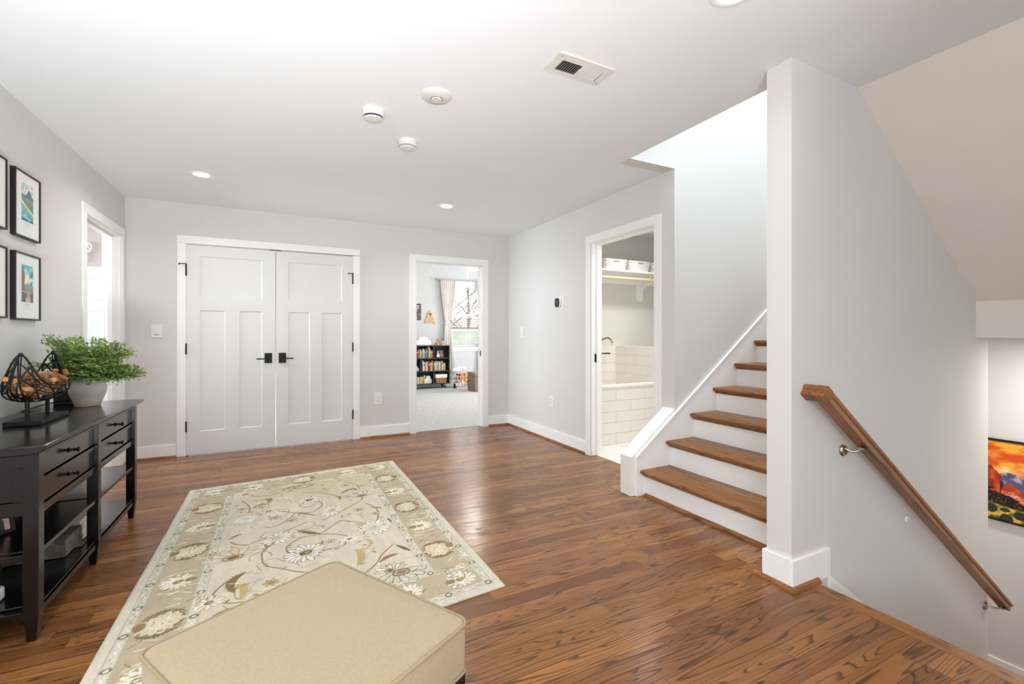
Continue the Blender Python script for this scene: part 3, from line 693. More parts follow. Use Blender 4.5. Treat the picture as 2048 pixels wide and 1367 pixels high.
# ------------------------------------------------------------------ framed prints on the left wall
PAINT = painted('printed_paper', 0.55, spec=0.3)
MATB = mat('white_mat_board', '#f3f3f1', 0.8, var=0.006, spec=0.2)
FRB = mat('black_frame', '#101010', 0.4, var=0.06)
def art(i):
    W, H = 0.132, 0.205
    c = Canvas(W, H, 0.0016, (232, 236, 238)); r = random.Random(i+3)
    N = vnoise(c.X, c.Y, 60, i, 4); N2 = vnoise(c.X, c.Y, 25, i+20, 3)
    def band(mask, ca, cb, n=N): c.a[mask] = (np.array(ca)*(1-n[..., None])+np.array(cb)*n[..., None])[mask]/255.0
    if i == 0:   # bay with a green mountain
        band(c.Y > 0.10, (128, 196, 212), (250, 226, 205), np.clip((N-0.42)*4+0.45, 0, 1))
        ridge = 0.142+0.035*np.exp(-((c.X-0.085)/0.022)**2)+0.012*(N-0.5)
        band(c.Y < ridge, (86, 132, 120), (70, 96, 150), np.clip((c.Y-0.10)/0.06, 0, 1))
        band(c.Y < 0.128+0.01*(N2-0.5), (96, 140, 104), (120, 150, 118))
        band(c.Y < 0.108-0.1*(c.X-0.02)*0.2, (92, 112, 84), (150, 130, 92))
        sh = 0.098-0.45*(c.X)+0.006*(N-0.5)
        band(c.Y < sh+0.014, (236, 208, 170), (244, 226, 200)); band(c.Y < sh, (58, 160, 160), (120, 206, 198), np.clip(c.Y/0.1, 0, 1)); band(c.Y < 0.012+0.0*c.X+0.01*(N-0.4), (44, 76, 110), (66, 90, 120))
        for x, y in ((0.03, 0.022), (0.06, 0.018), (0.085, 0.012), (0.045, 0.03)): c.ell(x, y, 0.014, 0.005, -0.3, (214, 232, 242)); c.ell(x+0.003, y-0.003, 0.010, 0.003, -0.3, (120, 170, 200))
    elif i == 1:  # sunny village by the sea
        band(c.Y > 0.07, (98, 190, 200), (246, 238, 220), np.clip((N2-0.40)*4+0.6-2.0*np.abs(c.Y-0.115)/0.1, 0, 1))
        band((c.Y < 0.098) & (c.Y > 0.06), (92, 150, 158), (130, 180, 186)); band(c.Y < 0.078+0.012*(N-0.5)*2, (92, 108, 104), (196, 168, 140))
        band((c.X < 0.034+0.010*(N-0.5)+0.0*c.Y) & (c.Y < 0.165), (164, 96, 96), (120, 82, 100)); band((c.X < 0.03) & (c.Y > 0.15) & (c.Y < 0.195), (110, 140, 140), (90, 110, 112))
        band(c.Y < 0.056, (98, 92, 112), (84, 80, 96))
        c.line([(0.004, 0.058), (0.112, 0.052)], 0.004, (232, 196, 176)); c.poly([(0.05, 0.0), (0.062, 0.05), (0.095, 0.048), (0.10, 0.0)], (196, 150, 124)); 
        for y in (0.008, 0.02): c.line([(0.045, y), (0.1, y)], 0.004, (240, 214, 196))
        for k in range(9):
            a = -0.4+k*0.35; c.line([(0.118, 0.145), (0.118+0.03*math.cos(a+1.2), 0.145+0.028*math.sin(a+1.2))], 0.004, (70, 96, 106)); c.line([(0.115, 0.10), (0.115+0.02*math.cos(a+1.2), 0.10+0.02*math.sin(a+1.2))], 0.003, (80, 106, 110))
    elif i == 2:
        band(c.Y > 0.12, (110, 170, 196), (206, 222, 228)); band(c.Y < 0.125+0.02*(N2-0.5), (214, 216, 206), (180, 190, 190)); band(c.Y < 0.085+0.02*(N-0.5), (92, 92, 98), (62, 62, 70)); band(c.Y < 0.03, (54, 54, 62), (84, 84, 90))
    else:
        band(c.Y > 0.09, (112, 122, 142), (160, 166, 180)); band(c.Y < 0.105+0.02*(N-0.5), (166, 112, 126), (196, 140, 140)); band(c.Y < 0.075+0.01*(N-0.5), (176, 178, 172), (120, 130, 120)); band(c.Y < 0.05, (150, 112, 120), (92, 100, 112))
    c.a = c.a*0.84+0.16*np.array((0.97, 0.97, 0.98))
    return c
ydat = [(3.34, 1.699, 2.059, 0), (3.34, 1.250, 1.6155, 1), (2.958, 1.704, 2.066, 2), (2.958, 1.253, 1.6155, 3)]
lab = ['black framed print of a green mountain and a turquoise bay', 'black framed print of a seaside village under a blue sky below the mountain print',
       'upper black framed print cut off by the edge of the photo', 'lower black framed print cut off by the edge of the photo']
XW = -1.254
for (y0, z0, z1, i) in ydat:
    y1 = y0+0.29 if i < 2 else 3.262
    t = thing('framed_print', (XW, (y0+y1)/2, z0), lab[i], 'picture', 'framed prints on the left wall')
    f = 0.0085; d = 0.022
    mb = MB().box(XW, XW+d, y0, y0+f, z0, z1).box(XW, XW+d, y1-f, y1, z0, z1).box(XW, XW+d, y0+f, y1-f, z0, z0+f).box(XW, XW+d, y0+f, y1-f, z1-f, z1)
    mb.build('frame', FRB, t, 0.0008)
    MB().box(XW+0.001, XW+d-0.006, y0+f, y1-f, z0+f, z1-f).build('mat_board', MATB, t)
    cy, cz = (y0+y1)/2-0.001, (z0+z1)/2+0.018
    c = art(i); xs = XW+d-0.0057
    dy0, dz0 = cy-c.w/2, cz-c.h/2
    MB().box(XW+d-0.0062, XW+d-0.0059, cy-0.076, cy+0.076, dz0-0.045, dz0+c.h+0.010).build('paper', mat('print_paper', '#eef1f4', 0.7), t)
    org = np.array(ORG[t.name])
    c.mesh('print', lambda u, v: np.stack([np.full_like(u, xs), dy0+u, dz0+v], -1)-org, PAINT, t)
    cp = MB()
    for k, (w, h) in enumerate(((0.05, 0.006), (0.03, 0.002), (0.04, 0.002))): cp.box(xs-0.0002, xs, cy-w/2, cy+w/2, dz0-0.016-k*0.008, dz0-0.016-k*0.008+h)
    cp.build('caption_smudge', mat('pale_blue_ink', '#c9d6e6', 0.7), t)

# ------------------------------------------------------------------ console table
BLK = mat('black_satin_lacquer', '#0c0b0d', 0.2, var=0.08, vscale=14, spec=0.5, coat=0.1)
ct = thing('console_table', (-1.03, 3.05, 0), 'black console table with four drawers and two open shelves along the left wall', 'console table')
XF, XB = -0.813, -1.232; ZT = 0.75
LEGS = [(2.376, 2.423), (3.028, 3.071), (3.695, 3.742)]
def leg(x0, x1, y0, y1, fy):
    mb = MB(); z1 = ZT-0.034; t = 0.010
    mb.add([(x0+t, y0+t*0.6, 0), (x1-t, y0+t*0.6, 0), (x1-t, y1-t*0.6, 0), (x0+t, y1-t*0.6, 0), (x0, y0, 0.11), (x1, y0, 0.11), (x1, y1, 0.11), (x0, y1, 0.11), (x0, y0, z1), (x1, y0, z1), (x1, y1, z1), (x0, y1, z1)],
           [(0,3,2,1), (8,9,10,11)]+[(i, (i+1) % 4, (i+1) % 4+4, i+4) for i in range(4)]+[(4+i, 4+(i+1) % 4, 8+(i+1) % 4, 8+i) for i in range(4)])
    return mb.build('leg', BLK, ct, 0.002)
for (a, b) in LEGS:
    leg(XF-0.046, XF, a, b, 0); leg(XB, XB+0.046, a, b, 0)
tp = MB().prism([(XB-0.012, ZT-0.034), (XF+0.006, ZT-0.034), (XF+0.012, ZT-0.026), (XF+0.022, ZT-0.022), (XF+0.030, ZT-0.014), (XF+0.031, ZT-0.006), (XF+0.026, ZT), (XB-0.012, ZT)], 'y', 2.346, 3.772)
tp.build('table_top', BLK, ct, 0.004)
for sfx, (ya, yb) in enumerate(((2.376, 2.423), (3.695, 3.742))):   # end panels
    yo = ya+0.006 if sfx == 0 else yb-0.006; yi = yo+0.018*(1 if sfx == 0 else -1)
    mb = MB(); x0, x1 = XB+0.046, XF-0.046
    mb.box(x0, x1, yo, yi, 0.485, 0.535).box(x0, x1, yo, yi, 0.665, ZT-0.034).box(x0, x0+0.03, yo, yi, 0.535, 0.665).box(x1-0.03, x1, yo, yi, 0.535, 0.665)
    ym = yo+0.008*(1 if sfx == 0 else -1); mb.box(x0+0.03, x1-0.03, ym, yi, 0.535, 0.665)
    mb.build('end_panel', BLK, ct, 0.0015)
MB().box(XB+0.01, XB+0.02, 2.42, 3.70, 0.485, ZT-0.034).build('back_panel', BLK, ct)
bays = [(2.423, 3.028), (3.071, 3.695)]
DF = XF-0.020
for (a, b) in bays:
    MB().box(XF-0.060, XF-0.012, a, b, 0.478, 0.500).box(XF-0.060, XF-0.012, a, b, 0.592, 0.606).box(XF-0.060, XF-0.012, a, b, ZT-0.050, ZT-0.034).build('drawer_rail', BLK, ct, 0.001)
    MB().box(XB+0.03, XF-0.012, a, b, 0.470, 0.480).build('drawer_floor', BLK, ct)
    for (z0, z1) in ((0.504, 0.588), (0.610, 0.696)):
        d = MB().box(DF-0.30, DF, a+0.004, b-0.004, z0, z1).build('drawer', BLK, ct, 0.0015)
        yc, zc = (a+b)/2, (z0+z1)/2
        MB().lathe([(0.010, DF), (0.011, DF+0.003), (0.006, DF+0.006), (0.005, DF+0.016), (0.009, DF+0.018), (0.005, DF+0.021), (0.006, DF+0.026), (0.012, DF+0.030), (0.013, DF+0.034), (0.009, DF+0.038), (0.001, DF+0.039)], (0, yc, zc), 20, 'x').build('knob', mat('black_knob', '#121113', 0.3, 0.4), d)
for z, h in ((0.335, 0.018), (0.125, 0.016)):
    mb = MB()
    for (a, b) in bays: mb.box(XB+0.012, XF-0.008, a-0.002, b+0.002, z-h, z)
    mb.build('shelf', BLK, ct, 0.002)
for (a, b) in bays:
    MB().box(XF-0.028, XF-0.008, a, b, 0.085, 0.1275).build('lower_rail', BLK, ct, 0.001); MB().box(XB+0.01, XB+0.03, a, b, 0.085, 0.15).build('lower_rail', BLK, ct, 0.001)
for (ya, yb) in LEGS:
    for z in (0.095, 0.312): MB().box(XB+0.046, XF-0.046, ya+0.010, yb-0.010, z, z+0.020).build('side_stretcher', BLK, ct, 0.001)

# things on the lower shelves
def small_frame(y, x, z, w, h, rz, label, cc):
    t = thing('photo_frame', (x, y, z), label, 'photo frame', None, rz)
    lean = 0.20
    R = Matrix.Rotation(-lean, 3, 'X')
    def T(mb):
        mb.v = [tuple(R @ Vector(v)) for v in mb.v]; return mb
    f = 0.014
    T(MB().box(-w/2, -w/2+f, -0.006, 0.010, 0.0, h).box(w/2-f, w/2, -0.006, 0.010, 0, h).box(-w/2+f, w/2-f, -0.006, 0.010, 0, f).box(-w/2+f, w/2-f, -0.006, 0.010, h-f, h)).build('frame', FRB, t, 0.001, local=True)
    c = Canvas(w-2*f, h-2*f, 0.004, cc[0]); N = vnoise(c.X, c.Y, 30, int(y*100), 3)
    c.a[:] = (np.array(cc[0])*(1-N[..., None])+np.array(cc[1])*N[..., None])/255
    for k in range(3): c.ell(c.w*(0.25+0.25*k), c.h*0.55, 0.016, 0.020, 0, (206, 160, 140)); c.ell(c.w*(0.25+0.25*k), c.h*0.2, 0.024, 0.04, 0, cc[2+k % 2])
    def pl(u, v):
        q = np.stack([u-c.w/2, np.full_like(u, -0.001), f+v], -1); return q @ np.array(R).T
    c.mesh('photo', pl, PAINT, t)
    T(MB().box(-w/2+f, w/2-f, 0.001, 0.008, f, h-f)).build('backing', FRB, t, 0, local=True)
    MB().box(-0.015, 0.015, 0.0, 0.004, 0.0, 0.001).tube([(0, h*0.14+0.012, h*0.62), (0, 0.085, 0.003)], 0.004, 6).build('easel_leg', FRB, t, local=True)
    return t
small_frame(3.02, -1.09, 0.337, 0.14, 0.115, -0.35, 'small black photo frame on the upper shelf of the console table near its middle leg', ((150, 140, 170), (60, 60, 80), (230, 230, 240), (120, 80, 90)))
small_frame(2.62, -1.055, 0.337, 0.19, 0.135, 0.9, 'black photo frame on the upper shelf of the console table beside its near end', ((240, 236, 232), (190, 90, 90), (60, 60, 64), (240, 240, 240)))
wbx = thing('white_box', (-1.06, 2.50, 0.127), 'white round cornered plastic box on the bottom shelf of the console table', 'box')
MB().prism([(-1.06+a, 2.50+b) for a, b in rrect(0.20, 0.085, 0.03)], 'z', 0.127, 0.178).build('body', PLAST, wbx, 0.012, seg=3)
MB().prism([(-1.06+a, 2.50+b) for a, b in rrect(0.18, 0.07, 0.025)], 'z', 0.1775, 0.183).build('lid', mat('dark_lid', '#232326', 0.4), wbx, 0.003)
EMB = mat('embossed_grey_board', '#6b6864', 0.55, var=0.4, vscale=55, bump=0.8, bscale=120)
kb = MB().box(-1.12, -0.86, 2.965, 3.06, 0.127, 0.132).prism([(-1.10, 0.1275), (-0.885, 0.1275), (-0.885, 0.205), (-1.10, 0.215)], 'y', 2.86, 3.06)
tag(kb.build('storage_box', EMB, None, 0.003), 'grey embossed box on the bottom shelf of the console table behind its middle leg', 'box')
for k in range(4):
    z0 = 0.1265+0.024*k; w_ = [0.0, 0.006, 0.003, 0.010][k]
    t = thing('book', (-1.0, 3.15, z0), 'white hardcover book stacked at the bottom of the console table, %s' % ['lowest of four', 'second from below', 'third from below', 'topmost of four'][k], 'book', 'books stacked on the console table')
    MB().box(-1.11, -0.885-w_, 3.078, 3.198-w_, z0, z0+0.0035).box(-1.11, -0.885-w_, 3.078, 3.198-w_, z0+0.0195, z0+0.023).box(-1.11, -1.106, 3.078, 3.198-w_, z0, z0+0.023).build('cover', mat('white_book_cover', '#e9e6df', 0.5), t)
    MB().box(-1.106, -0.89-w_, 3.081, 3.194-w_, z0+0.0035, z0+0.0195).build('pages', mat('paper_pages', '#d9d3c4', 0.9, var=0.1, vscale=200), t)

# ------------------------------------------------------------------ on the console: router box, fern, cork basket
rb = thing('black_box', (-1.115, 3.69, ZT), 'small black electronics box with a cable behind the fern pot', 'device')
MB().box(-1.185, -1.05, 3.645, 3.745, ZT+0.022, ZT+0.086).build('upper_body', mat('black_plastic', '#101012', 0.4), rb, 0.003)
MB().box(-1.185, -1.05, 3.645, 3.745, ZT, ZT+0.019).build('lower_body', MATS['black_plastic'], rb, 0.003)
MB().box(-1.18, -1.055, 3.65, 3.74, ZT+0.019, ZT+0.022).build('joint', DARKV, rb)
MB().tube([(-1.17, 3.65, ZT+0.02), (-1.20, 3.58, ZT+0.018), (-1.222, 3.50, ZT+0.01), (-1.236, 3.42, ZT+0.004)], 0.0035, 8).build('cable', MATS['black_plastic'], rb)

pf = thing('potted_fern', (-1.0, 3.545, ZT), 'green maidenhair fern in a pale ribbed ceramic pot on the console table', 'potted plant')
m = bpy.data.materials.new('pale_ribbed_stoneware'); t = NT(m); p = t.sep(t.co())
zz = p[2]
c1 = t.mix(t.rng(zz, 0.020, 0.028, 0.0, 1.0), col('#d3c2ab'), col('#e2e0dc'))
c1 = t.mix(t.rng(t.noise(t.co(), 22, 3), 0.35, 0.7, 0.0, 0.35), c1, col('#b9b6b0'))
t.l.new(c1, t.b.inputs['Base Color']); t.b.inputs['Roughness'].default_value = 0.33
wv = t.m('SINE', t.m('MULTIPLY', zz, 620.0)); t.bump(t.m('MULTIPLY', wv, 0.5), 0.35, 0.002)
POT = m
PC = (-1.0, 3.545, 0)
MB().lathe([(0.0456, ZT+0.0005), (0.0581, ZT+0.002), (0.0664, ZT+0.03), (0.0830, ZT+0.075), (0.0880, ZT+0.105), (0.0847, ZT+0.130), (0.0730, ZT+0.150), (0.0656, ZT+0.155), (0.0664, ZT+0.160), (0.0697, ZT+0.166), (0.0672, ZT+0.168), (0.0614, ZT+0.163), (0.0581, ZT+0.15), (0.0581, ZT+0.135), (0.0008, ZT+0.135)], PC, 48, cap=False).build('pot', POT, pf)
MB().lathe([(0.059, ZT+0.138), (0.04, ZT+0.146), (0.001, ZT+0.148)], PC, 24, cap=False).build('soil', mat('dark_soil', '#2a211a', 0.95, bump=0.8, bscale=90), pf)
LEAF = bpy.data.materials.new('fern_green'); t = NT(LEAF)
n = t.noise(t.co(), 18, 2); at_ = t.n.new('ShaderNodeAttribute'); at_.attribute_name = 'tone'
t.l.new(t.mix(t.m('MULTIPLY_ADD', n, 0.5, t.m('MULTIPLY', at_.outputs['Fac'], 0.6)), col('#47702c'), col('#a8c068')), t.b.inputs['Base Color'])
t.b.inputs['Roughness'].default_value = 0.5; t.b.inputs['Subsurface Weight'].default_value = 0.0; t.b.inputs['Transmission Weight'].default_value = 0.0
rf = random.Random(11); lv, lf, tones = [], [], []; stems = MB()
Z0 = ZT+0.14
def frond(az, el, ln, droop, tone):
    d = Vector((math.cos(az), math.sin(az), 0)); side = Vector((-math.sin(az), math.cos(az), 0))
    base = Vector((PC[0], PC[1], Z0))+d*rf.uniform(0.005, 0.04)
    pts = []; sway = rf.uniform(-0.12, 0.12)
    for i in range(17):
        s = i/16
        r = ln*(s*math.cos(el)+0.12*s*s); h = ln*(math.sin(el)*s*(1.25-0.25*s)-droop*s*s*s)
        pts.append(base+d*r+side*(sway*ln*s*s)+Vector((0, 0, h)))
    for p_ in pts:      # stay clear of the wall and the pot
        p_.x = max(p_.x, -1.235+0.01*rf.random())
        p_.z = max(p_.z, ZT+0.15+0.03*rf.random())
    stems.tube(pts[:15], [0.0016-0.00007*i for i in range(15)], 4)
    for i in range(4, 17):
        s = i/16; pl = ln*0.34*(math.sin(PI*min(1, 0.12+(1.0-s)*0.95)))**0.7
        tan = (pts[min(i+1, 16)]-pts[i-1]).normalized()
        for sg in (-1, 1):
            if i == 16: pl = 0.02
            pd = (side*sg*0.80+tan*0.55+Vector((0, 0, rf.uniform(-0.30, 0.20)))+d*rf.uniform(-0.15, 0.15)).normalized()
            nl = max(1, int(pl/0.017))
            nrm = pd.cross(tan); nrm = nrm.normalized() if nrm.length > 1e-4 else Vector((0, 0, 1))
            if nl > 1: stems.tube([pts[i], pts[i]+pd*pl*0.9-Vector((0, 0, 0.08*pl))], 0.0006, 3)
            for k in range(1, nl+1):
                q = pts[i]+pd*(pl*k/nl)-Vector((0, 0, 0.10*pl*(k/nl)**2))
                for s2 in ((-1, 1) if k < nl else (-0.5, 0.5)):
                    if rf.random() < 0.08: continue
                    dd = (pd*rf.uniform(0.3, 0.8)+tan*s2*0.85+nrm*rf.uniform(-0.6, 0.6)).normalized()
                    wv_ = dd.cross(nrm).normalized(); sz = rf.uniform(0.0115, 0.0185)*(0.8 if s > 0.8 else 1)
                    b = len(lv); o_ = q+dd*0.002; up2 = nrm*sz*0.12
                    lv.extend([tuple(o_), tuple(o_+dd*sz*0.62-wv_*sz*0.60), tuple(o_+dd*sz*0.95-wv_*sz*0.22+up2), tuple(o_+dd*sz+wv_*sz*0.18+up2), tuple(o_+dd*sz*0.66+wv_*sz*0.58)])
                    lf.append((b, b+1, b+2, b+3, b+4)); tones.extend([tone+rf.uniform(-0.2, 0.2)]*5)
for i in range(44):
    az = 2*PI*i/44+rf.uniform(-0.25, 0.25)
    low = i % 4
    el = [1.25, 0.95, 0.62, 0.38][low]+rf.uniform(-0.15, 0.15)
    ln = [0.235, 0.245, 0.22, 0.20][low]*rf.uniform(0.8, 1.15)
    if math.cos(az) < -0.45: ln *= 0.75; el += 0.2
    frond(az, el, ln, [0.12, 0.22, 0.30, 0.26][low], rf.uniform(0.15, 0.9))
for az, el, ln, dr_ in ((0.35, 0.42, 0.22, 0.20), (0.0, 0.50, 0.22, 0.18), (-0.2, 0.34, 0.21, 0.22), (0.8, 0.6, 0.22, 0.2), (-1.35, 0.65, 0.28, 0.16), (-1.9, 0.55, 0.30, 0.08), (-1.65, 0.42, 0.26, 0.12), (1.9, 1.25, 0.29, 0.08), (-2.2, 1.2, 0.29, 0.08), (-2.6, 1.3, 0.30, 0.08), (2.4, 1.15, 0.30, 0.1), (0.6, 1.0, 0.27, 0.15)):
    frond(az, el, ln, dr_, 0.6)
lvn = np.array(lv); lvn[:, 0] = np.maximum(lvn[:, 0], -1.246)
me = bpy.data.meshes.new('foliage'); me.from_pydata([tuple(q) for q in lvn-np.array(ORG[pf.name])], [], lf)
a = me.attributes.new('tone', 'FLOAT', 'POINT'); a.data.foreach_set('value', np.clip(tones, 0, 1).astype(np.float32))
me.materials.append(LEAF); o = bpy.data.objects.new('foliage', me); C.objects.link(o); o.parent = pf
stems.build('stems', mat('fern_stem', '#3f3a22', 0.6), pf)

# cork basket
cbk = thing('wire_basket', (-1.035, 3.03, ZT), 'black woven wire boat shaped basket on a two post stand filled with corks', 'basket')
IRON = mat('black_iron', '#141212', 0.5, 0.3, var=0.1)
BX = -1.04
MB().box(-1.105, -0.975, 2.875, 3.19, ZT, ZT+0.022).build('stand_base', IRON, cbk, 0.003)
for y in (2.925, 3.135): MB().tube([(BX, y, ZT+0.020), (BX, y, ZT+0.125)], 0.0085, 14).build('post', IRON, cbk)
YC = 3.03; HL = 0.215
def bowl(t_, s_):
    """t_ angle around the rim, s_ 0 at the keel .. 1 at the rim; the two ends rise to points"""
    ct_, sn_ = math.cos(t_), math.sin(t_); e = abs(ct_)
    L_ = 0.222*math.sin(min(1, s_/0.60)*PI/2); L_ -= 0.055*max(0, (s_-0.60)/0.40)**1.3*e**3
    hw = 0.100*math.sin(min(1, s_/0.85)*PI/2)
    zr = 0.178+0.150*e**5
    k = 1-math.cos(s_*PI/2)
    return Vector((BX+hw*sn_*(abs(sn_)**0.15 if sn_ else 1), YC+L_*ct_, ZT+0.098+(zr-0.098)*k**0.95))
rods = MB(); TT = np.linspace(0, 2*PI, 61)
rods.tube([bowl(a_, 1.0) for a_ in TT], 0.0042, 7, cap=False)
for s_ in (0.42, 0.70, 0.88): rods.tube([bowl(a_, s_) for a_ in TT], 0.0028, 6, cap=False)
for k in range(12):
    for dirn in (-1, 1):
        t0 = 2*PI*k/12+0.1
        rods.tube([bowl(t0+dirn*0.75*(1-s_), s_) for s_ in np.linspace(0.12, 1.0, 15)], 0.0034, 6)
for t0 in (0, PI):
    for dt in (-0.2, 0.2): rods.tube([bowl(t0+dt*(1-s_)*2.2+dt*0.25, s_) for s_ in np.linspace(0.3, 1.0, 12)], 0.003, 6)
    rods.ball(bowl(t0, 1.0), 0.009, n=8, m=6)
for a_ in np.linspace(0, 2*PI, 19): rods.ball(bowl(a_, 1.0), 0.0062, n=8, m=5)
rods.build('woven_bowl', IRON, cbk)
CORK = mat('cork_tan', '#b98a5f', 0.85, var=0.25, vscale=40, bump=0.6, bscale=300); CORK2 = mat('cork_brown', '#8f6442', 0.85, var=0.25, vscale=40, bump=0.6, bscale=300)
ck = [MB().lathe([(0.0105, -0.0215), (0.0115, -0.0205), (0.0115, 0.0205), (0.0105, 0.0215)], (0, 0, 0), 14) for _ in range(2)]
protos = []
rc = random.Random(4); placed = []
tries = 0
while len(placed) < 90 and tries < 40000:
    tries += 1
    y = rc.uniform(-0.185, 0.185); x = rc.uniform(-0.08, 0.08); z = rc.uniform(0.105, 0.220+0.022*rc.random())
    q = math.hypot(y/0.212, x/0.092)
    floor_z = 0.098+0.085*(1-math.sqrt(max(0.0, 1-min(1, q)**2)))+0.03*(abs(y)/0.2)**3
    if q > 0.92 or z < floor_z+0.013: continue
    if all((x-p[0])**2+(y-p[1]+YC)**2+(z-p[2])**2 > 0.0245**2 for p in placed): placed.append((x, y+YC, z))
for i, (x, y, z) in enumerate(placed):
    k = i % 2
    if len(protos) <= k:
        o = ck[k].build('wine_cork', (CORK, CORK2)[k], None, local=True); protos.append(o)
    else:
        o = protos[k].copy(); C.objects.link(o)
    o.location = (BX+x, y, ZT+z); o.rotation_euler = (rc.uniform(0, PI), rc.uniform(0, PI), rc.uniform(0, PI))
    tag(o, 'used tan wine cork piled in the black wire basket', 'cork', 'corks in the wire basket')

# ------------------------------------------------------------------ ottoman
OTF = mat('beige_felt_fabric', '#ac9a7b', 0.95, var=0.05, vscale=160, bump=0.45, bscale=700, spec=0.15, sheen=0.25)
pb, pr_, pl_ = np.array([0.159, 1.553]), np.array([0.423, 1.080]), np.array([-0.276, 1.308])
ex = (pr_-pb); Lx = np.linalg.norm(ex); ex /= Lx; ey = (pl_-pb); Ly = np.linalg.norm(ey); ey /= Ly
oc = pb+ex*Lx/2+ey*Ly/2
ot = thing('ottoman', (oc[0], oc[1], 0), 'square beige upholstered ottoman with piped edges and dark wooden legs in front of the rug', 'ottoman', None, math.atan2(ex[1], ex[0]))
hx_, hy_ = Lx/2+0.004, Ly/2+0.004
def cushion(z0, z1, crown):
    mb = MB(); n = 26; P = rrect(2*hx_, 2*hy_, 0.028, 5)
    vs = []; fs = []; m_ = len(P)
    lev = [(1.0, z0-0.0), (1.004, z0+0.02), (1.006, (z0+z1)/2), (1.004, z1-0.015), (1.0, z1)]
    lev += [(0.985, z1+0.004), (0.95, z1+0.007), (0.8, z1+0.010), (0.5, z1+0.012), (0.02, z1+0.013)]
    for s, z in lev:
        for (a, b) in P: vs.append((a*s, b*s, z))
    for i in range(len(lev)-1):
        for k in range(m_): fs.append((i*m_+k, i*m_+(k+1) % m_, (i+1)*m_+(k+1) % m_, (i+1)*m_+k))
    fs.append(tuple(range(m_-1, -1, -1))); fs.append(tuple((len(lev)-1)*m_+k for k in range(m_)))
    return mb.add(vs, fs)
cushion(0.327, 0.443, 0.01).build('cushion', OTF, ot, local=True, ang=70)
pm = MB()
for z in (0.444, 0.329):
    P = [(a*1.001, b*1.001, z) for a, b in rrect(2*hx_+0.004, 2*hy_+0.004, 0.03, 6)]
    pm.tube(P+[P[0], P[1]], 0.0042, 8, cap=False)
pm.build('piping', mat('beige_piping', '#9f8f72', 0.9, bump=0.3, bscale=800, spec=0.15), ot, local=True)
DKW = mat('espresso_wood', '#241410', 0.4, var=0.15, vscale=20)
MB().box(-hx_+0.03, hx_-0.03, -hy_+0.03, hy_-0.03, 0.26, 0.327).build('frame', DKW, ot, 0.002, local=True)
for sx in (-1, 1):
    for sy in (-1, 1):
        x, y = sx*(hx_-0.029), sy*(hy_-0.029); a, b = 0.024, 0.017
        MB().add([(x-b, y-b, 0), (x+b, y-b, 0), (x+b, y+b, 0), (x-b, y+b, 0), (x-a, y-a, 0.325), (x+a, y-a, 0.325), (x+a, y+a, 0.325), (x-a, y+a, 0.325)],
                 [(0,3,2,1),(4,5,6,7),(0,1,5,4),(1,2,6,5),(2,3,7,6),(3,0,4,7)]).build('leg', DKW, ot, 0.002, local=True)
# ------------------------------------------------------------------ rug
RW, RH = 1.527, 2.363
cv = Canvas(RW, RH, 0.0042, (217, 207, 186))
N1 = vnoise(cv.X, cv.Y, 3.0, 1, 3); N2 = vnoise(cv.X, cv.Y, 70, 2, 3); N3 = vnoise(cv.X, cv.Y*0.15, 30, 3, 3)
gold = np.clip((cv.Y-1.55)/0.55, 0, 1)*np.clip(1-((cv.X-0.85)/0.55)**2, 0, 1)
cv.a = cv.a*(1-0.55*gold[..., None])+np.array((192, 174, 128))/255*0.55*gold[..., None]
CREAM, IVORY, SAGE, OLIVE, DKOL, BROWN, TAUPE, GOLD, DKB = (228, 219, 198), (235, 230, 217), (211, 205, 186), (154, 142, 100), (112, 106, 76), (156, 128, 96), (191, 176, 150), (196, 174, 124), (112, 96, 74)
def dist_edge(): return np.minimum(np.minimum(cv.X, RW-cv.X), np.minimum(cv.Y, RH-cv.Y))
D = dist_edge()
def frame_band(a, b, c):
    mk = (D >= a) & (D < b); cv.a[mk] = np.array(c)/255
frame_band(-1, 0.040, (217, 209, 190)); frame_band(0.040, 0.082, SAGE); frame_band(0.082, 0.256, TAUPE); frame_band(0.256, 0.302, SAGE)
for a in (0.041, 0.080, 0.257, 0.299): frame_band(a-0.002, a+0.002, (190, 180, 156))
rr_ = random.Random(21)
def petals(x, y, r, n, c, outl, a0=0.0, wid=0.36, r0=0.35, ry=1.0):
    for k in range(n):
        a = a0+2*PI*k/n+rr_.uniform(-0.08, 0.08); L_ = r*rr_.uniform(0.85, 1.08)
        px, py = x+math.cos(a)*(L_*(1+r0)/2), y+ry*math.sin(a)*(L_*(1+r0)/2); aa = math.atan2(ry*math.sin(a), math.cos(a))
        if outl: cv.ell(px, py, L_*(1-r0)/2+0.004, L_*wid*0.32+0.004, aa, outl)
        cv.ell(px, py, L_*(1-r0)/2, L_*wid*0.32, aa, c)
def flower(x, y, r, n=14, c=IVORY, outl=BROWN, cen=DKOL, ry=1.0, inner=None):
    petals(x, y, r, n, c, outl, rr_.random(), 0.42, 0.30, ry)
    if inner: petals(x, y, r*0.6, n-3, inner, c, rr_.random(), 0.45, 0.2, ry)
    cv.ell(x, y, r*0.30, r*0.22*ry, 0.3, cen); cv.ell(x+r*0.05, y+r*0.03, r*0.12, r*0.09, 0, GOLD)
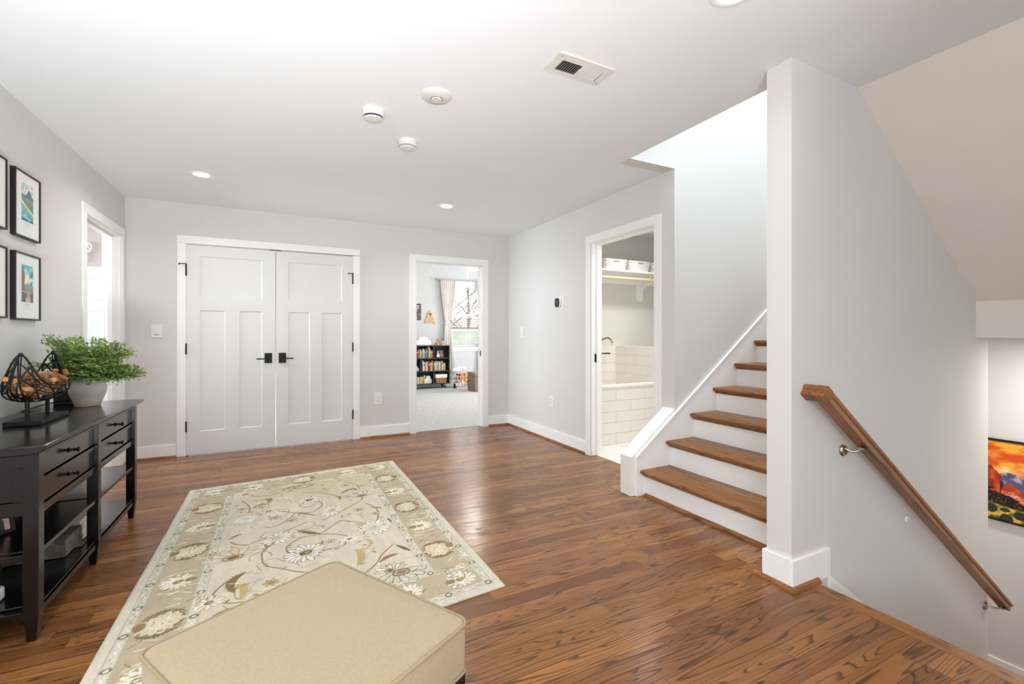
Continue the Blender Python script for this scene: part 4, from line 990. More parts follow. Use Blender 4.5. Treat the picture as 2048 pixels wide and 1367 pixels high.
def lotus(x, y, r, up=1, c=CREAM, outl=BROWN, cen=DKOL):
    for k, a in enumerate(np.linspace(-1.25, 1.25, 7)):
        aa = PI/2*up+a; px, py = x+math.cos(aa)*r*0.55, y+math.sin(aa)*r*0.55
        cv.ell(px, py, r*0.50+0.004, r*0.15+0.004, aa, outl); cv.ell(px, py, r*0.50, r*0.15, aa, c if k % 2 else SAGE)
    cv.ell(x, y+up*r*0.15, r*0.36, r*0.26, 0, outl); cv.ell(x, y+up*r*0.15, r*0.30, r*0.19, 0, (196, 172, 150)); cv.ell(x, y+up*r*0.15, r*0.20, r*0.12, 0, cen)
def curl(pts, w0, c, teeth=0):
    P = [np.array(p) for p in pts]; q = []
    for t_ in np.linspace(0, 1, 26):
        Q = P
        while len(Q) > 1: Q = [Q[i]*(1-t_)+Q[i+1]*t_ for i in range(len(Q)-1)]
        q.append(Q[0])
    for i in range(len(q)-1):
        w = w0*(math.sin(PI*(i+1)/len(q))**0.7+0.12); cv.line([tuple(q[i]), tuple(q[i+1])], w, c)
        if teeth and i % 2 == 0 and 3 < i < 23:
            d = q[i+1]-q[i]; n_ = np.array((-d[1], d[0])); n_ = n_/(np.linalg.norm(n_)+1e-9)*teeth
            e = q[i]+n_*(w/2+0.012); cv.line([tuple(q[i]), tuple(e)], 0.005, c)
    return q
def smooth(pts, n=10):
    P = np.array([pts[0]]+list(pts)+[pts[-1]], float); out = []
    for i in range(1, len(P)-2):
        for t_ in np.linspace(0, 1, n, endpoint=False):
            a, b, c, d = P[i-1], P[i], P[i+1], P[i+2]
            out.append(tuple(0.5*((2*b)+(c-a)*t_+(2*a-5*b+4*c-d)*t_**2+(3*b-a-3*c+d)*t_**3)))
    out.append(tuple(P[-2])); return out
VINES = [[(0.512,1.32),(0.571,1.294),(0.653,1.391),(0.69,1.458),(0.783,1.424),(0.849,1.505),(0.847,1.583),(0.80,1.65)],[(0.69,1.458),(0.60,1.55),(0.527,1.602)],
 [(0.66,0.84),(0.632,0.891),(0.633,0.97),(0.709,1.043),(0.793,1.037),(0.87,1.11),(0.938,1.176)],[(0.793,1.037),(0.88,0.99),(0.948,0.917)],[(0.377,0.97),(0.395,1.018),(0.441,1.101),(0.56,1.16),(0.649,1.208),(0.717,1.246)],
 [(0.835,1.238),(0.981,1.352),(1.102,1.469),(1.12,1.53)],[(0.348,1.191),(0.39,1.13),(0.441,1.101)],[(0.60,0.72),(0.531,0.792),(0.512,0.888),(0.515,0.976),(0.555,1.033),(0.585,1.10)],[(0.75,0.82),(0.808,0.816),(0.901,0.809),(0.927,0.859)],
 [(0.938,1.176),(1.022,1.095),(1.09,0.99)],[(0.93,0.42),(1.025,0.508),(1.08,0.60),(1.15,0.675)],[(0.973,1.629),(0.93,1.70),(0.90,1.743),(0.82,1.82),(0.742,1.853)],[(0.973,1.629),(1.05,1.60),(1.123,1.553)],
 [(0.376,2.03),(0.45,1.95),(0.56,1.93),(0.66,1.98),(0.757,2.012)],[(0.40,1.56),(0.42,1.68),(0.40,1.80),(0.36,1.90)],[(0.60,0.72),(0.70,0.62),(0.85,0.56),(0.93,0.42)],[(0.443,0.769),(0.36,0.70),(0.33,0.60),(0.40,0.51),(0.55,0.46),(0.70,0.42)],[(1.10,0.965),(1.15,1.10),(1.17,1.25),(1.12,1.40)],[(1.05,1.95),(1.12,1.85),(1.13,1.72)]]
for v in VINES:
    s_ = smooth(v); cv.line(s_, 0.0095, (186, 168, 138)); cv.line(s_, 0.0062, (150, 122, 84))
for p, w, c, te in [([(0.96,0.724),(1.0,0.64),(0.943,0.540)], 0.034, GOLD, 0.9), ([(0.961,0.722),(1.05,0.67),(1.075,0.80),(1.02,0.83)], 0.020, GOLD, 0), ([(0.523,1.765),(0.56,1.83),(0.500,1.85)], 0.032, OLIVE, 0), ([(1.111,1.706),(1.08,1.79),(0.995,1.68)], 0.024, BROWN, -0.9),
    ([(0.80,1.045),(0.75,1.09),(0.690,1.155)], 0.024, (132, 116, 84), 0.8), ([(0.531,1.734),(0.46,1.78),(0.44,1.69)], 0.022, BROWN, 0), ([(0.69,1.458),(0.74,1.42),(0.80,1.345)], 0.016, BROWN, 0), ([(0.443,0.769),(0.36,0.72),(0.41,0.60)], 0.036, (138, 116, 84), -1.0), ([(0.415,0.66),(0.47,0.62),(0.44,0.52)], 0.034, GOLD, 0.9),
    ([(0.95,1.66),(0.99,1.62),(0.97,1.56)], 0.02, OLIVE, 0), ([(1.05,0.52),(1.10,0.57),(1.15,0.56)], 0.026, BROWN, 0), ([(1.17,0.66),(1.20,0.60),(1.22,0.56)], 0.02, DKOL, 0), ([(1.20,1.05),(1.215,1.02),(1.21,0.985)], 0.016, (112, 128, 96), 0),
    ([(1.14,1.30),(1.18,1.28),(1.2,1.24)], 0.018, OLIVE, 0), ([(0.34,1.24),(0.36,1.27),(0.40,1.28)], 0.014, DKOL, 0), ([(0.51,1.08),(0.54,1.05),(0.53,1.0)], 0.022, (132, 116, 84), 0), ([(0.35,0.44),(0.42,0.47),(0.47,0.45)], 0.02, DKOL, 0), ([(0.6,2.0),(0.68,2.06),(0.76,2.03)], 0.022, BROWN, 0), ([(0.42,1.86),(0.50,1.84),(0.56,1.86)], 0.014, OLIVE, 0)]: curl(p, w, c, te)
flower(0.781, 1.672, 0.075, 14, IVORY, BROWN, DKOL); lotus(1.123, 1.545, 0.105); flower(0.899, 1.378, 0.085, 13, IVORY, (170, 148, 108), (206, 190, 150))
flower(1.102, 0.965, 0.105, 18, IVORY, OLIVE, SAGE, 1.0, SAGE); flower(0.407, 1.517, 0.110, 17, SAGE, GOLD, (216, 216, 206), 1.0, (222, 226, 220)); flower(0.585, 1.109, 0.090, 13, IVORY, (164, 146, 110), (212, 202, 176))
flower(0.720, 0.835, 0.105, 18, IVORY, DKB, DKOL); lotus(0.377, 0.955, 0.14, 1, (214, 200, 166)); flower(0.949, 0.88, 0.05, 9, IVORY, None, DKB); flower(0.534, 1.587, 0.055, 9, IVORY, BROWN, BROWN)
flower(0.731, 1.259, 0.05, 9, CREAM, None, GOLD); flower(0.376, 2.04, 0.08, 14, CREAM, GOLD, OLIVE); cv.ell(0.757, 2.0, 0.075, 0.034, 0.1, BROWN); cv.ell(0.757, 2.0, 0.055, 0.022, 0.1, (206, 190, 156)); flower(0.757, 2.0, 0.022, 7, IVORY, None, BROWN)
for x, y in ((0.938,1.054),(0.848,0.907),(0.57,1.44),(0.659,1.344),(0.828,1.14),(0.374,1.72),(0.322,0.587),(1.05,1.86),(1.16,1.78),(1.15,1.18),(0.48,1.70),(0.62,1.80),(0.90,1.86),(0.56,0.60),(0.70,0.50),(1.06,1.30)):
    flower(x, y, rr_.uniform(0.026, 0.04), 7, rr_.choice([IVORY, CREAM, SAGE, GOLD]), rr_.choice([BROWN, OLIVE, None]), rr_.choice([BROWN, DKOL, GOLD]))
lotus(1.125, 0.385, 0.125, -1, SAGE, DKOL, BROWN); lotus(1.08, 0.40, 0.08, 1, IVORY); flower(0.322, 0.56, 0.06, 10, IVORY, GOLD, BROWN); flower(0.60, 0.46, 0.09, 15, IVORY, OLIVE, DKOL)
for k in range(26):
    x, y = rr_.uniform(0.36, 1.17), rr_.uniform(0.36, 2.0); a = rr_.uniform(0, 2*PI); w = rr_.uniform(0.05, 0.11)
    cv.line(smooth([(x, y), (x+w*math.cos(a), y+w*math.sin(a)), (x+1.5*w*math.cos(a+0.7), y+1.5*w*math.sin(a+0.7)), (x+1.3*w*math.cos(a+1.3), y+1.3*w*math.sin(a+1.3))]), 0.0045, rr_.choice([(166, 142, 108), (186, 170, 140), (150, 136, 100)]))
for k in range(110):
    x, y = rr_.uniform(0.33, 1.2), rr_.uniform(0.33, 2.04)
    if rr_.random() < 0.5: cv.ell(x, y, rr_.uniform(0.010, 0.02), 0.006, rr_.uniform(0, PI), rr_.choice([OLIVE, BROWN, (170, 160, 130)]))
    else: a = rr_.uniform(0, PI); cv.line([(x, y), (x+0.045*math.cos(a), y+0.045*math.sin(a))], 0.004, rr_.choice([BROWN, CREAM, IVORY]))
# main border motifs
def bmotif(x, y, kind, side):
    if kind == 0:
        cv.ell(x, y, 0.082, 0.078, 0, (150, 132, 102)); petals(x, y, 0.076, 14, (214, 200, 164), CREAM, 0, 0.5, 0.15); cv.ell(x, y, 0.040, 0.036, 0, (222, 212, 184)); 
        for k in range(10): cv.ell(x+rr_.uniform(-.03, .03), y+rr_.uniform(-.03, .03), 0.005, 0.008, 0, rr_.choice([IVORY, GOLD]))
        for a in (1, -1):
            curl([(x-0.075, y+a*0.05), (x, y+a*0.125), (x+0.075, y+a*0.05)], 0.014, (132, 116, 84), 0.7*a)
        cv.ell(x+side*0.07, y+0.01, 0.022, 0.03, 0, BROWN)
    else:
        flower(x, y, 0.075, 14, IVORY, GOLD, OLIVE, 1.0, CREAM); cv.ell(x-side*0.05, y, 0.026, 0.020, 0, OLIVE)
        for a in (1, -1): cv.line(smooth([(x-0.06, y+a*0.075), (x, y+a*0.10), (x+0.06, y+a*0.085)]), 0.006, CREAM)
for side, xb in ((1, RW-0.169), (-1, 0.169)):
    for i, y in enumerate(np.linspace(0.155, RH-0.155, 7)):
        bmotif(xb, y, i % 2 == 0 and 1 or 0, side)
    for k in range(90):
        x, y = xb+rr_.uniform(-0.078, 0.078), rr_.uniform(0.1, RH-0.1); a = rr_.uniform(-0.8, 0.8)
        cv.line([(x, y), (x+0.045*math.cos(a), y+0.045*math.sin(a))], rr_.uniform(0.004, 0.007), rr_.choice([IVORY, CREAM, CREAM, (150, 134, 100), OLIVE]))
for yb2 in (0.169, RH-0.169):
    for i, x in enumerate(np.linspace(0.42, RW-0.42, 3)):
        bmotif(x, yb2, (i+1) % 2, 1)
    for k in range(50):
        x, y = rr_.uniform(0.1, RW-0.1), yb2+rr_.uniform(-0.078, 0.078); a = rr_.uniform(0, PI)
        cv.line([(x, y), (x+0.04*math.cos(a), y+0.04*math.sin(a))], rr_.uniform(0.004, 0.007), rr_.choice([IVORY, CREAM, (150, 134, 100), OLIVE]))
# rosettes of the guard bands
def ros(x, y):
    cv.ell(x, y, 0.0165, 0.0165, 0, (118, 118, 88)); cv.ell(x, y, 0.0095, 0.0095, 0, (214, 212, 196))
def sprig(x, y, vert):
    for s_ in (-1, 1):
        d = (s_*0.008, 0.02) if vert else (0.02, s_*0.008)
        cv.line([(x-d[0], y-d[1]), (x+d[0], y+d[1])], 0.004, rr_.choice([(160, 150, 116), (190, 170, 140), IVORY]))
for dd in (0.061, 0.279):
    for y in np.linspace(dd, RH-dd, int((RH-2*dd)/0.2)+1):
        for x in (dd, RW-dd): ros(x, y); sprig(x, y+0.05, 1); sprig(x, y+0.10, 1); sprig(x, y+0.15, 1)
    for x in np.linspace(dd, RW-dd, int((RW-2*dd)/0.2)+1):
        for y in (dd, RH-dd): ros(x, y); sprig(x+0.05, y, 0); sprig(x+0.1, y, 0); sprig(x+0.15, y, 0)
cv.a *= (0.96+0.09*N1+0.07*(N2-0.5)+0.08*(N3-0.5))[..., None]
RUGM = painted('wool_rug', 0.95, 0.16, 260.0, 0.1)
rg = thing('area_rug', (0.177, 3.015, 0), 'beige wool area rug with a floral vine pattern and a wide border', 'rug')
pNL, pA, pB = np.array((-0.589, 1.765)), np.array((1.527, 0.138)), np.array((0.005, 2.363))
lum = cv.a.mean(-1); hgt = (0.0105+0.0012*(vnoise(cv.X, cv.Y, 40, 9, 2)-0.5)+0.0012*(lum-0.7)).ravel()
wav = 0.004*(vnoise(cv.X, cv.Y, 2.2, 31, 2)-0.5).ravel()
Dm = D.ravel(); hgt = np.where(Dm < 0.006, hgt*0.72, hgt)
def place_rug(u, v):
    q = pNL[None]+u[:, None]/RW*pA[None]+(v/RH)[:, None]*pB[None]
    return np.stack([q[:, 0]+wav-0.177, q[:, 1]+wav-3.015, hgt], -1)
cv.mesh('pile', place_rug, RUGM, rg, skirt=0.0008)

# ------------------------------------------------------------------ red rock picture on the landing wall
pc = thing('landscape_picture', (5.4, 1.45, -0.39), 'black framed landscape picture of red rocks under an orange sunset on the landing wall', 'picture')
PX, py0, py1, pz0, pz1 = 5.4, 0.92, 1.92, -0.385, 0.295
f = 0.016
MB().box(PX-0.035, PX, py0, py0+f, pz0, pz1).box(PX-0.035, PX, py1-f, py1, pz0, pz1).box(PX-0.035, PX, py0+f, py1-f, pz0, pz0+f).box(PX-0.035, PX, py0+f, py1-f, pz1-f, pz1).build('frame', FRB, pc, 0.001)
W_, H_ = py1-py0-2*f, pz1-pz0-2*f
c = Canvas(W_, H_, 0.0025, (240, 150, 60)); X, Y = c.X, c.Y
U = W_-X; F = (U-0.29)/0.20; V = 1-Y/H_          # F runs away from the hall end, V downwards
n1 = vnoise(F*1.1+V*0.8, V*9, 1.2, 5, 4); n2 = vnoise(X, Y, 26, 6, 4); n3 = vnoise(X, Y, 75, 8, 3); n4 = vnoise(F, F*0, 6, 12, 3)-0.5
def mixc(a, b, t_): return (np.array(a)*(1-t_[..., None])+np.array(b)*t_[..., None])/255
def lay(mk, a, b, t_): c.a[mk] = mixc(a, b, t_)[mk]
lay(V > -1, (222, 84, 30), (252, 176, 62), np.clip((n1-0.45)*5+0.5-(V < 0.10)*0.3, 0, 1))
lay((n1 > 0.60) & (V > 0.12), (254, 214, 120), (255, 238, 176), n2)
hz = np.clip(1-np.abs(V-0.37)/0.09, 0, 1); c.a = c.a*(1-0.6*hz[..., None])+np.array((255, 214, 150))/255*0.6*hz[..., None]
lay(V > 0.415+0.02*np.sin(F*7)+0.05*n4, (92, 86, 128), (190, 182, 200), np.clip((n2-0.46)*5+0.4, 0, 1)*np.clip(1.3-(V-0.42)*8, 0, 1))
lay((V > 0.55+0.03*n4), (74, 74, 118), (104, 98, 136), n2)
r1 = np.where(F < 0.06, 0.335, np.where(F < 0.40, 0.315+0.11*np.clip((F-0.06)/0.3, 0, 1)**1.1, 9.0))+0.035*n4+0.015*(n3-0.5)
lay(V > r1, (148, 48, 26), (224, 96, 52), np.clip((n2-0.35)*2.2, 0, 1))
lay((V > 0.50+0.4*np.abs(F-0.40)) & (np.abs(F-0.41) < 0.05), (60, 34, 30), (96, 48, 36), n2)
r2 = np.where(F > 0.38, 0.515+0.75*np.clip(0.56-F, 0, 1)+0.26*np.clip(F-0.60, 0, 3)**1.2, 9.0)+0.012*(n3-0.5)
lay(V > r2, (166, 56, 30), (232, 108, 60), np.clip((n2-0.35)*2.2, 0, 1))
r3 = np.where(F > 0.52, 0.625+0.5*np.clip(0.62-F, 0, 1)+0.16*np.clip(F-0.72, 0, 3), 9.0)+0.02*(n3-0.5)
lay(V > r3, (206, 98, 66), (250, 190, 150), np.clip((n3-0.35)*2.4, 0, 1))
lay(V > 0.605+0.13*np.clip(F, 0, 1.2)+0.05*(n2-0.5)*2, (34, 32, 34), (168, 74, 48), np.clip((n3-0.58)*6, 0, 1))
lay(V > 0.80+0.04*np.clip(F, 0, 1)+0.03*(n2-0.5), (92, 100, 40), (232, 186, 74), np.clip((n2-0.42)*5, 0, 1))
for (f0, v0, rf_, rv) in ((0.10, 0.88, 0.19, 0.055), (0.55, 0.99, 0.20, 0.075), (0.95, 0.91, 0.20, 0.05), (-0.5, 0.93, 0.3, 0.06), (1.5, 0.95, 0.3, 0.06), (0.5, 0.87, 0.16, 0.025), (2.0, 0.9, 0.3, 0.05)):
    q = ((F-f0)/rf_)**2+((V-v0)/rv)**2+0.5*(n3-0.5)
    lay(q < 1, (40, 42, 38), (66, 66, 54), n2)
og = np.array(ORG[pc.name])
c.mesh('picture', lambda u, v: np.stack([np.full_like(u, PX-0.026), py0+f+u, pz0+f+v], -1)-og, PAINT, pc)
MB().box(PX-0.0255, PX-0.002, py0+f, py1-f, pz0+f, pz1-f).build('backing', FRB, pc)

# ------------------------------------------------------------------ laundry room
tub = thing('wash_tub', (3.35, 4.1, 0), 'white subway tiled wash tub with a raised rim in the laundry room', 'tub')
MB().box(2.90, 3.744, 3.745, 3.80, 0.0, 0.622).box(2.90, 2.96, 3.80, 4.485, 0.0, 0.622).build('tiled_front', TILEX, tub, 0.001)
MB().box(2.88, 3.745, 3.735, 3.83, 0.622, 0.648).box(2.88, 2.98, 3.83, 4.485, 0.622, 0.648).build('rim', mat('white_stone_rim', '#f2efe9', 0.2), tub, 0.003)
MB().box(2.96, 3.744, 3.80, 4.485, 0.30, 0.32).build('basin_floor', FLTILE, tub)
MB().box(2.88, 3.745, 3.727, 3.745, 0.0, 0.03).build('toe_strip', TRIM, tub, 0.002)
struct('wall_tub_end', MB().box(3.745, 3.86, 3.745, 4.499, 0, 1.036), TILEY, 'low tiled end wall of the wash tub', 'tiled wall', 0.002)
struct('wall_tub_back', MB().box(2.82, 3.745, 4.486, 4.4995, 0.0, 1.036), TILEX, 'tiled splash behind the wash tub', 'tiled wall', 0.001)
fc = thing('wall_faucet', (3.50, 4.486, 1.09), 'bronze gooseneck spout on the wall above the wash tub', 'faucet')
MB().lathe([(0.026, 4.486), (0.024, 4.478), (0.012, 4.470)], (3.475, 0, 1.085), 20, 'y').build('flange', BRONZE, fc)
MB().tube([(3.475, 4.475, 1.085), (3.482, 4.43, 1.105), (3.495, 4.38, 1.128), (3.505, 4.33, 1.135), (3.513, 4.28, 1.115), (3.516, 4.265, 1.075)], [0.012, 0.011, 0.011, 0.011, 0.011, 0.0125], 12).build('spout', mat('brushed_nickel_spout', '#a2937f', 0.3, 1.0), fc)
fh = thing('faucet_handle', (3.50, 4.486, 0.945), 'bronze lever handle on the tiles below the spout', 'faucet handle')
MB().lathe([(0.020, 4.486), (0.018, 4.470), (0.009, 4.462), (0.009, 4.435)], (3.50, 0, 0.945), 18, 'y').build('stem', BRONZE, fh)
MB().tube([(3.50, 4.44, 0.945), (3.535, 4.41, 0.946), (3.575, 4.375, 0.947)], [0.006, 0.008, 0.010], 10).build('lever', BRONZE, fh)
ls = thing('wall_shelf', (4.0, 4.4, 1.92), 'white wall shelf with a wooden hanging rod in the laundry room', 'shelf')
MB().box(2.83, 5.18, 4.20, 4.499, 1.916, 1.936).build('board', TRIM, ls, 0.002)
MB().box(2.83, 5.18, 4.482, 4.499, 1.806, 1.916).build('cleat', TRIM, ls, 0.001)
ROD = mat('pale_wood_rod', '#efd9ae', 0.4, var=0.05)
MB().tube([(2.83, 4.245, 1.845), (5.18, 4.245, 1.845)], 0.016, 16).build('hanging_rod', ROD, ls)
br = MB().prism([(4.09, 1.63), (4.115, 1.595), (4.165, 1.592), (4.195, 1.63), (4.195, 1.806), (4.09, 1.806)], 'y', 4.499, 4.478)
br.tube([(4.165, 4.478, 1.70), (4.165, 4.42, 1.80), (4.165, 4.30, 1.905), (4.165, 4.25, 1.914)], 0.006, 8)
br.tube([(4.165, 4.478, 1.75), (4.165, 4.30, 1.83), (4.165, 4.262, 1.845)], 0.006, 8)
br.build('bracket', TRIM, ls, 0.002)
BWH = mat('white_woven_plastic', '#f1eeea', 0.45)
m = bpy.data.materials.new('woven_basket_white'); t = NT(m); p = t.sep(t.co())
ch = t.m('MULTIPLY', t.m('GREATER_THAN', t.m('FRACT', t.m('MULTIPLY', t.m('ADD', p[0], p[1]), 62.0)), 0.62), t.m('GREATER_THAN', t.m('FRACT', t.m('MULTIPLY', p[2], 70.0)), 0.60))
t.l.new(t.mix(ch, col('#f1eeea'), col('#8f8a84')), t.b.inputs['Base Color']); t.b.inputs['Roughness'].default_value = 0.5
t.bump(t.m('SUBTRACT', 1.0, ch), 0.5, 0.002); WOV = m
for i, x in enumerate((3.17, 3.545, 3.915, 4.285)):
    t = thing('storage_basket', (x, 4.335, 1.936), ['white woven basket on the laundry shelf, mostly hidden by the door frame on the left', 'white woven basket on the laundry shelf, nearest the left door jamb in full view',
              'white woven basket in the middle of the laundry shelf above the bracket', 'white woven basket on the laundry shelf cut off by the right door jamb'][i], 'basket', 'white baskets on the laundry shelf')
    mb = MB(); lv_ = [(0.84, 0.0), (0.86, 0.004), (0.97, 0.105), (1.0, 0.108), (1.0, 0.125), (0.96, 0.125), (0.955, 0.1), (0.84, 0.008)]
    P = rrect(0.345, 0.24, 0.035, 4); vs = [(x+a*s, 4.335+b*s, 1.9365+z) for s, z in lv_ for a, b in P]; n_ = len(P)
    fs = [(i_*n_+k, i_*n_+(k+1) % n_, (i_+1)*n_+(k+1) % n_, (i_+1)*n_+k) for i_ in range(len(lv_)-1) for k in range(n_)]+[tuple(range(n_-1, -1, -1)), tuple((len(lv_)-1)*n_+k for k in range(n_))]
    MB().add(vs, fs).build('woven_body', WOV, t)
    MB().prism([(x+a, 2.031+b) for a, b in rrect(0.125, 0.040, 0.018, 4)], 'y', 4.2235, 4.2185).build('handle_surround', BWH, t, 0.001)
    MB().prism([(x+a, 2.033+b) for a, b in rrect(0.098, 0.018, 0.008, 4)], 'y', 4.2184, 4.2178).build('handle_slot', mat('slot_shadow', '#a39c92', 0.8), t)

# ------------------------------------------------------------------ side room ornament
orn = MB()
ox, oy, oz = -1.865, 6.49, 2.07
def ringt(cx, cz, r, rt, n=20): orn.tube([(cx+r*math.cos(a), oy-0.014, cz+r*math.sin(a)) for a in np.linspace(0, 2*PI, n)], rt, 8, cap=False)
ringt(ox+0.02, oz+0.05, 0.048, 0.009); ringt(ox+0.02, oz+0.02, 0.036, 0.008); ringt(ox+0.02, oz+0.065, 0.022, 0.007); ringt(ox-0.01, oz-0.07, 0.042, 0.009); ringt(ox-0.01, oz-0.07, 0.022, 0.007)
orn.tube([(ox-0.04, oy-0.014, oz-0.07), (ox+0.02, oy-0.014, oz-0.07)], 0.008, 8).tube([(ox-0.01, oy-0.012, oz-0.035), (ox+0.02, oy-0.012, oz-0.012)], 0.010, 8).box(ox-0.01, ox+0.03, oy-0.006, oy+0.009, oz-0.03, oz+0.06)
tag(orn.build('wall_ornament', TRIM), 'white looped wall ornament on the pink wall behind the left doorway', 'wall decor')
# ------------------------------------------------------------------ bedroom: window, blind, curtains
wn_ = MB(); a, b, z0, z1 = 3.48, 4.33, 0.90, 2.36
wn_.box(a-0.08, a, 9.982, 10.0, z0-0.02, z1+0.08).box(b, b+0.08, 9.982, 10.0, z0-0.02, z1+0.08).box(a-0.08, b+0.08, 9.982, 10.0, z1, z1+0.08).box(a-0.10, b+0.10, 9.955, 10.0, z0-0.035, z0-0.005).box(a-0.08, b+0.08, 9.984, 10.0, z0-0.105, z0-0.035)
wn_.box(a, a+0.045, 10.06, 10.12, z0, z1).box(b-0.045, b, 10.06, 10.12, z0, z1).box(a, b, 10.06, 10.12, z0, z0+0.05).box(a, b, 10.06, 10.12, z1-0.05, z1).box(a, b, 10.06, 10.12, 1.60, 1.66)
wn_.box(a, a+0.006, 10.0, 10.06, z0, z1).box(b-0.006, b, 10.0, 10.06, z0, z1).box(a, b, 10.0, 10.06, z0-0.005, z0+0.004).box(a, b, 10.0, 10.06, z1-0.004, z1)
w1 = struct('window_1', wn_, TRIM, 'white double hung bedroom window behind the blind', 'window', 0.0015)
GL = bpy.data.materials.new('window_glass'); t = NT(GL)
t.b.inputs['Base Color'].default_value = (1, 1, 1, 1); t.b.inputs['Roughness'].default_value = 0.0; t.b.inputs['Transmission Weight'].default_value = 1.0; t.b.inputs['IOR'].default_value = 1.0; t.b.inputs['Specular IOR Level'].default_value = 0.3
MB().box(a+0.04, b-0.04, 10.089, 10.091, z0+0.045, z1-0.045).build('pane', GL, w1)
bl = thing('window_blind', (3.905, 10.03, 0.91), 'white slatted blind hanging in the bedroom window', 'blind')
BLW = mat('white_blind', '#f4f1ec', 0.5)
MB().box(a+0.008, b-0.008, 9.985, 10.045, 2.285, 2.358).build('valance', BLW, bl, 0.002)
sl = MB(); z = 0.955
while z < 2.275:
    sl.add([(a+0.012, 10.007, z-0.004), (b-0.012, 10.007, z-0.004), (b-0.012, 10.055, z+0.004), (a+0.012, 10.055, z+0.004), (a+0.012, 10.007, z-0.001), (b-0.012, 10.007, z-0.001), (b-0.012, 10.055, z+0.007), (a+0.012, 10.055, z+0.007)], [(0,3,2,1),(4,5,6,7),(0,1,5,4),(1,2,6,5),(2,3,7,6),(3,0,4,7)])
    z += 0.047
sl.build('slats', BLW, bl)
MB().box(a+0.012, b-0.012, 10.010, 10.050, 0.915, 0.935).build('bottom_rail', BLW, bl, 0.002)
cm = MB()
for x in (a+0.10, 3.905, b-0.10): cm.box(x-0.002, x+0.002, 10.005, 10.008, 0.92, 2.29)
cm.build('ladder_cords', BLW, bl)
rd = thing('curtain_rod', (3.9, 9.93, 2.425), 'thin silver curtain rod above the bedroom window', 'curtain rod')
MB().tube([(3.20, 9.93, 2.425), (4.62, 9.93, 2.425)], 0.009, 12).ball((3.175, 9.93, 2.425), 0.022).ball((4.645, 9.93, 2.425), 0.022).build('rod', NICKEL, rd)
for x in (3.24, 4.58): MB().tube([(x, 9.93, 2.418), (x, 9.965, 2.40), (x, 9.9995, 2.40)], 0.007, 8).build('bracket', NICKEL, rd)
CUR = mat('pale_pink_curtain', '#ebe3de', 0.85, var=0.03, spec=0.1)
def curtain(xl, xr_, tie_l, tie_r, bot_l, bot_r, label, tie_z=1.45, zt=2.432, zb=0.30):
    t = thing('curtain', ((xl+xr_)/2, 9.90, zb), label, 'curtain')
    nx, nz = 97, 60; vs = []; fs = []
    for j in range(nz):
        z = zt+(zb-zt)*j/(nz-1)
        if z > tie_z: s_ = ((zt-z)/(zt-tie_z))**1.6; l_ = xl+(tie_l-xl)*s_; r_ = xr_+(tie_r-xr_)*s_
        else: s_ = ((tie_z-z)/(tie_z-zb))**0.6; l_ = tie_l+(bot_l-tie_l)*s_; r_ = tie_r+(bot_r-tie_r)*s_
        w = abs(z-tie_z); am = 0.012+0.022*min(1, w/0.5)
        for i in range(nx):
            u = i/(nx-1); ph = u*8.5*2*PI
            vs.append((l_+(r_-l_)*u+0.006*math.sin(ph*0.5+z), 9.93+am*math.sin(ph+0.6*math.sin(z*3))*(0.8+0.2*math.sin(u*9)), z))
    for j in range(nz-1):
        for i in range(nx-1): fs.append((j*nx+i, j*nx+i+1, (j+1)*nx+i+1, (j+1)*nx+i))
    o = MB().add(vs, fs).build('panel', CUR, t, ang=180)
    so = o.modifiers.new('thick', 'SOLIDIFY'); so.thickness = 0.003
    P = [((tie_l+tie_r)/2+((tie_r-tie_l)/2+0.012)*math.cos(q), 9.93+0.035*math.sin(q), tie_z+0.02*math.cos(q)) for q in np.linspace(0, 2*PI, 24)]
    MB().tube(P, 0.016, 8, cap=False).build('tie_back', CUR, t)
curtain(3.262, 3.655, 3.375, 3.475, 3.31, 3.60, 'pale pink curtain tied back on the bookcase side of the bedroom window')
curtain(4.145, 4.54, 4.315, 4.415, 4.19, 4.48, 'pale pink curtain tied back on the far side of the bedroom window')

# ceiling lamp with pull chain
fanl = thing('ceiling_lamp', (3.12, 7.6, 2.33), 'glowing white bowl lamp with a pull chain in the bedroom', 'ceiling lamp')
GLOW = mat('glowing_glass', '#ffffff', 0.4, emit=('#fff1da', 5.0))
MB().lathe([(0.001, 2.315), (0.06, 2.322), (0.11, 2.345), (0.135, 2.385), (0.137, 2.40)], (3.12, 7.6, 0), 32).build('glass_bowl', GLOW, fanl)
MB().lathe([(0.145, 2.40), (0.145, 2.44), (0.10, 2.50), (0.09, 2.56), (0.03, 2.58), (0.018, 2.60), (0.018, 2.72), (0.06, 2.73)], (3.12, 7.6, 0), 28).build('motor_housing', TRIM, fanl)
MB().tube([(2.985, 7.56, 2.41), (2.985, 7.56, 2.17)], 0.003, 6).ball((2.985, 7.56, 2.16), 0.012).build('pull_chain', TRIM, fanl)
fb = MB()
for k in range(5):
    a_ = 0.2+2*PI*k/5; R_ = Matrix.Rotation(a_, 3, 'Z')
    q = [R_ @ Vector(v) for v in ((0.10, -0.02, 2.50), (0.20, -0.06, 2.50), (0.62, -0.07, 2.51), (0.66, 0, 2.512), (0.62, 0.07, 2.51), (0.20, 0.06, 2.50), (0.10, 0.02, 2.50))]
    n_ = len(q); fb.add([(v.x+3.12, v.y+7.6, v.z) for v in q]+[(v.x+3.12, v.y+7.6, v.z+0.006) for v in q], [tuple(range(n_-1, -1, -1)), tuple(range(n_, 2*n_))]+[(i, (i+1) % n_, (i+1) % n_+n_, i+n_) for i in range(n_)])
fb.build('fan_blades', TRIM, fanl)
lp = bpy.data.lights.new('bedroom_bulb', 'POINT'); lp.energy = 35; lp.color = (1, 0.92, 0.8); lp.shadow_soft_size = 0.1
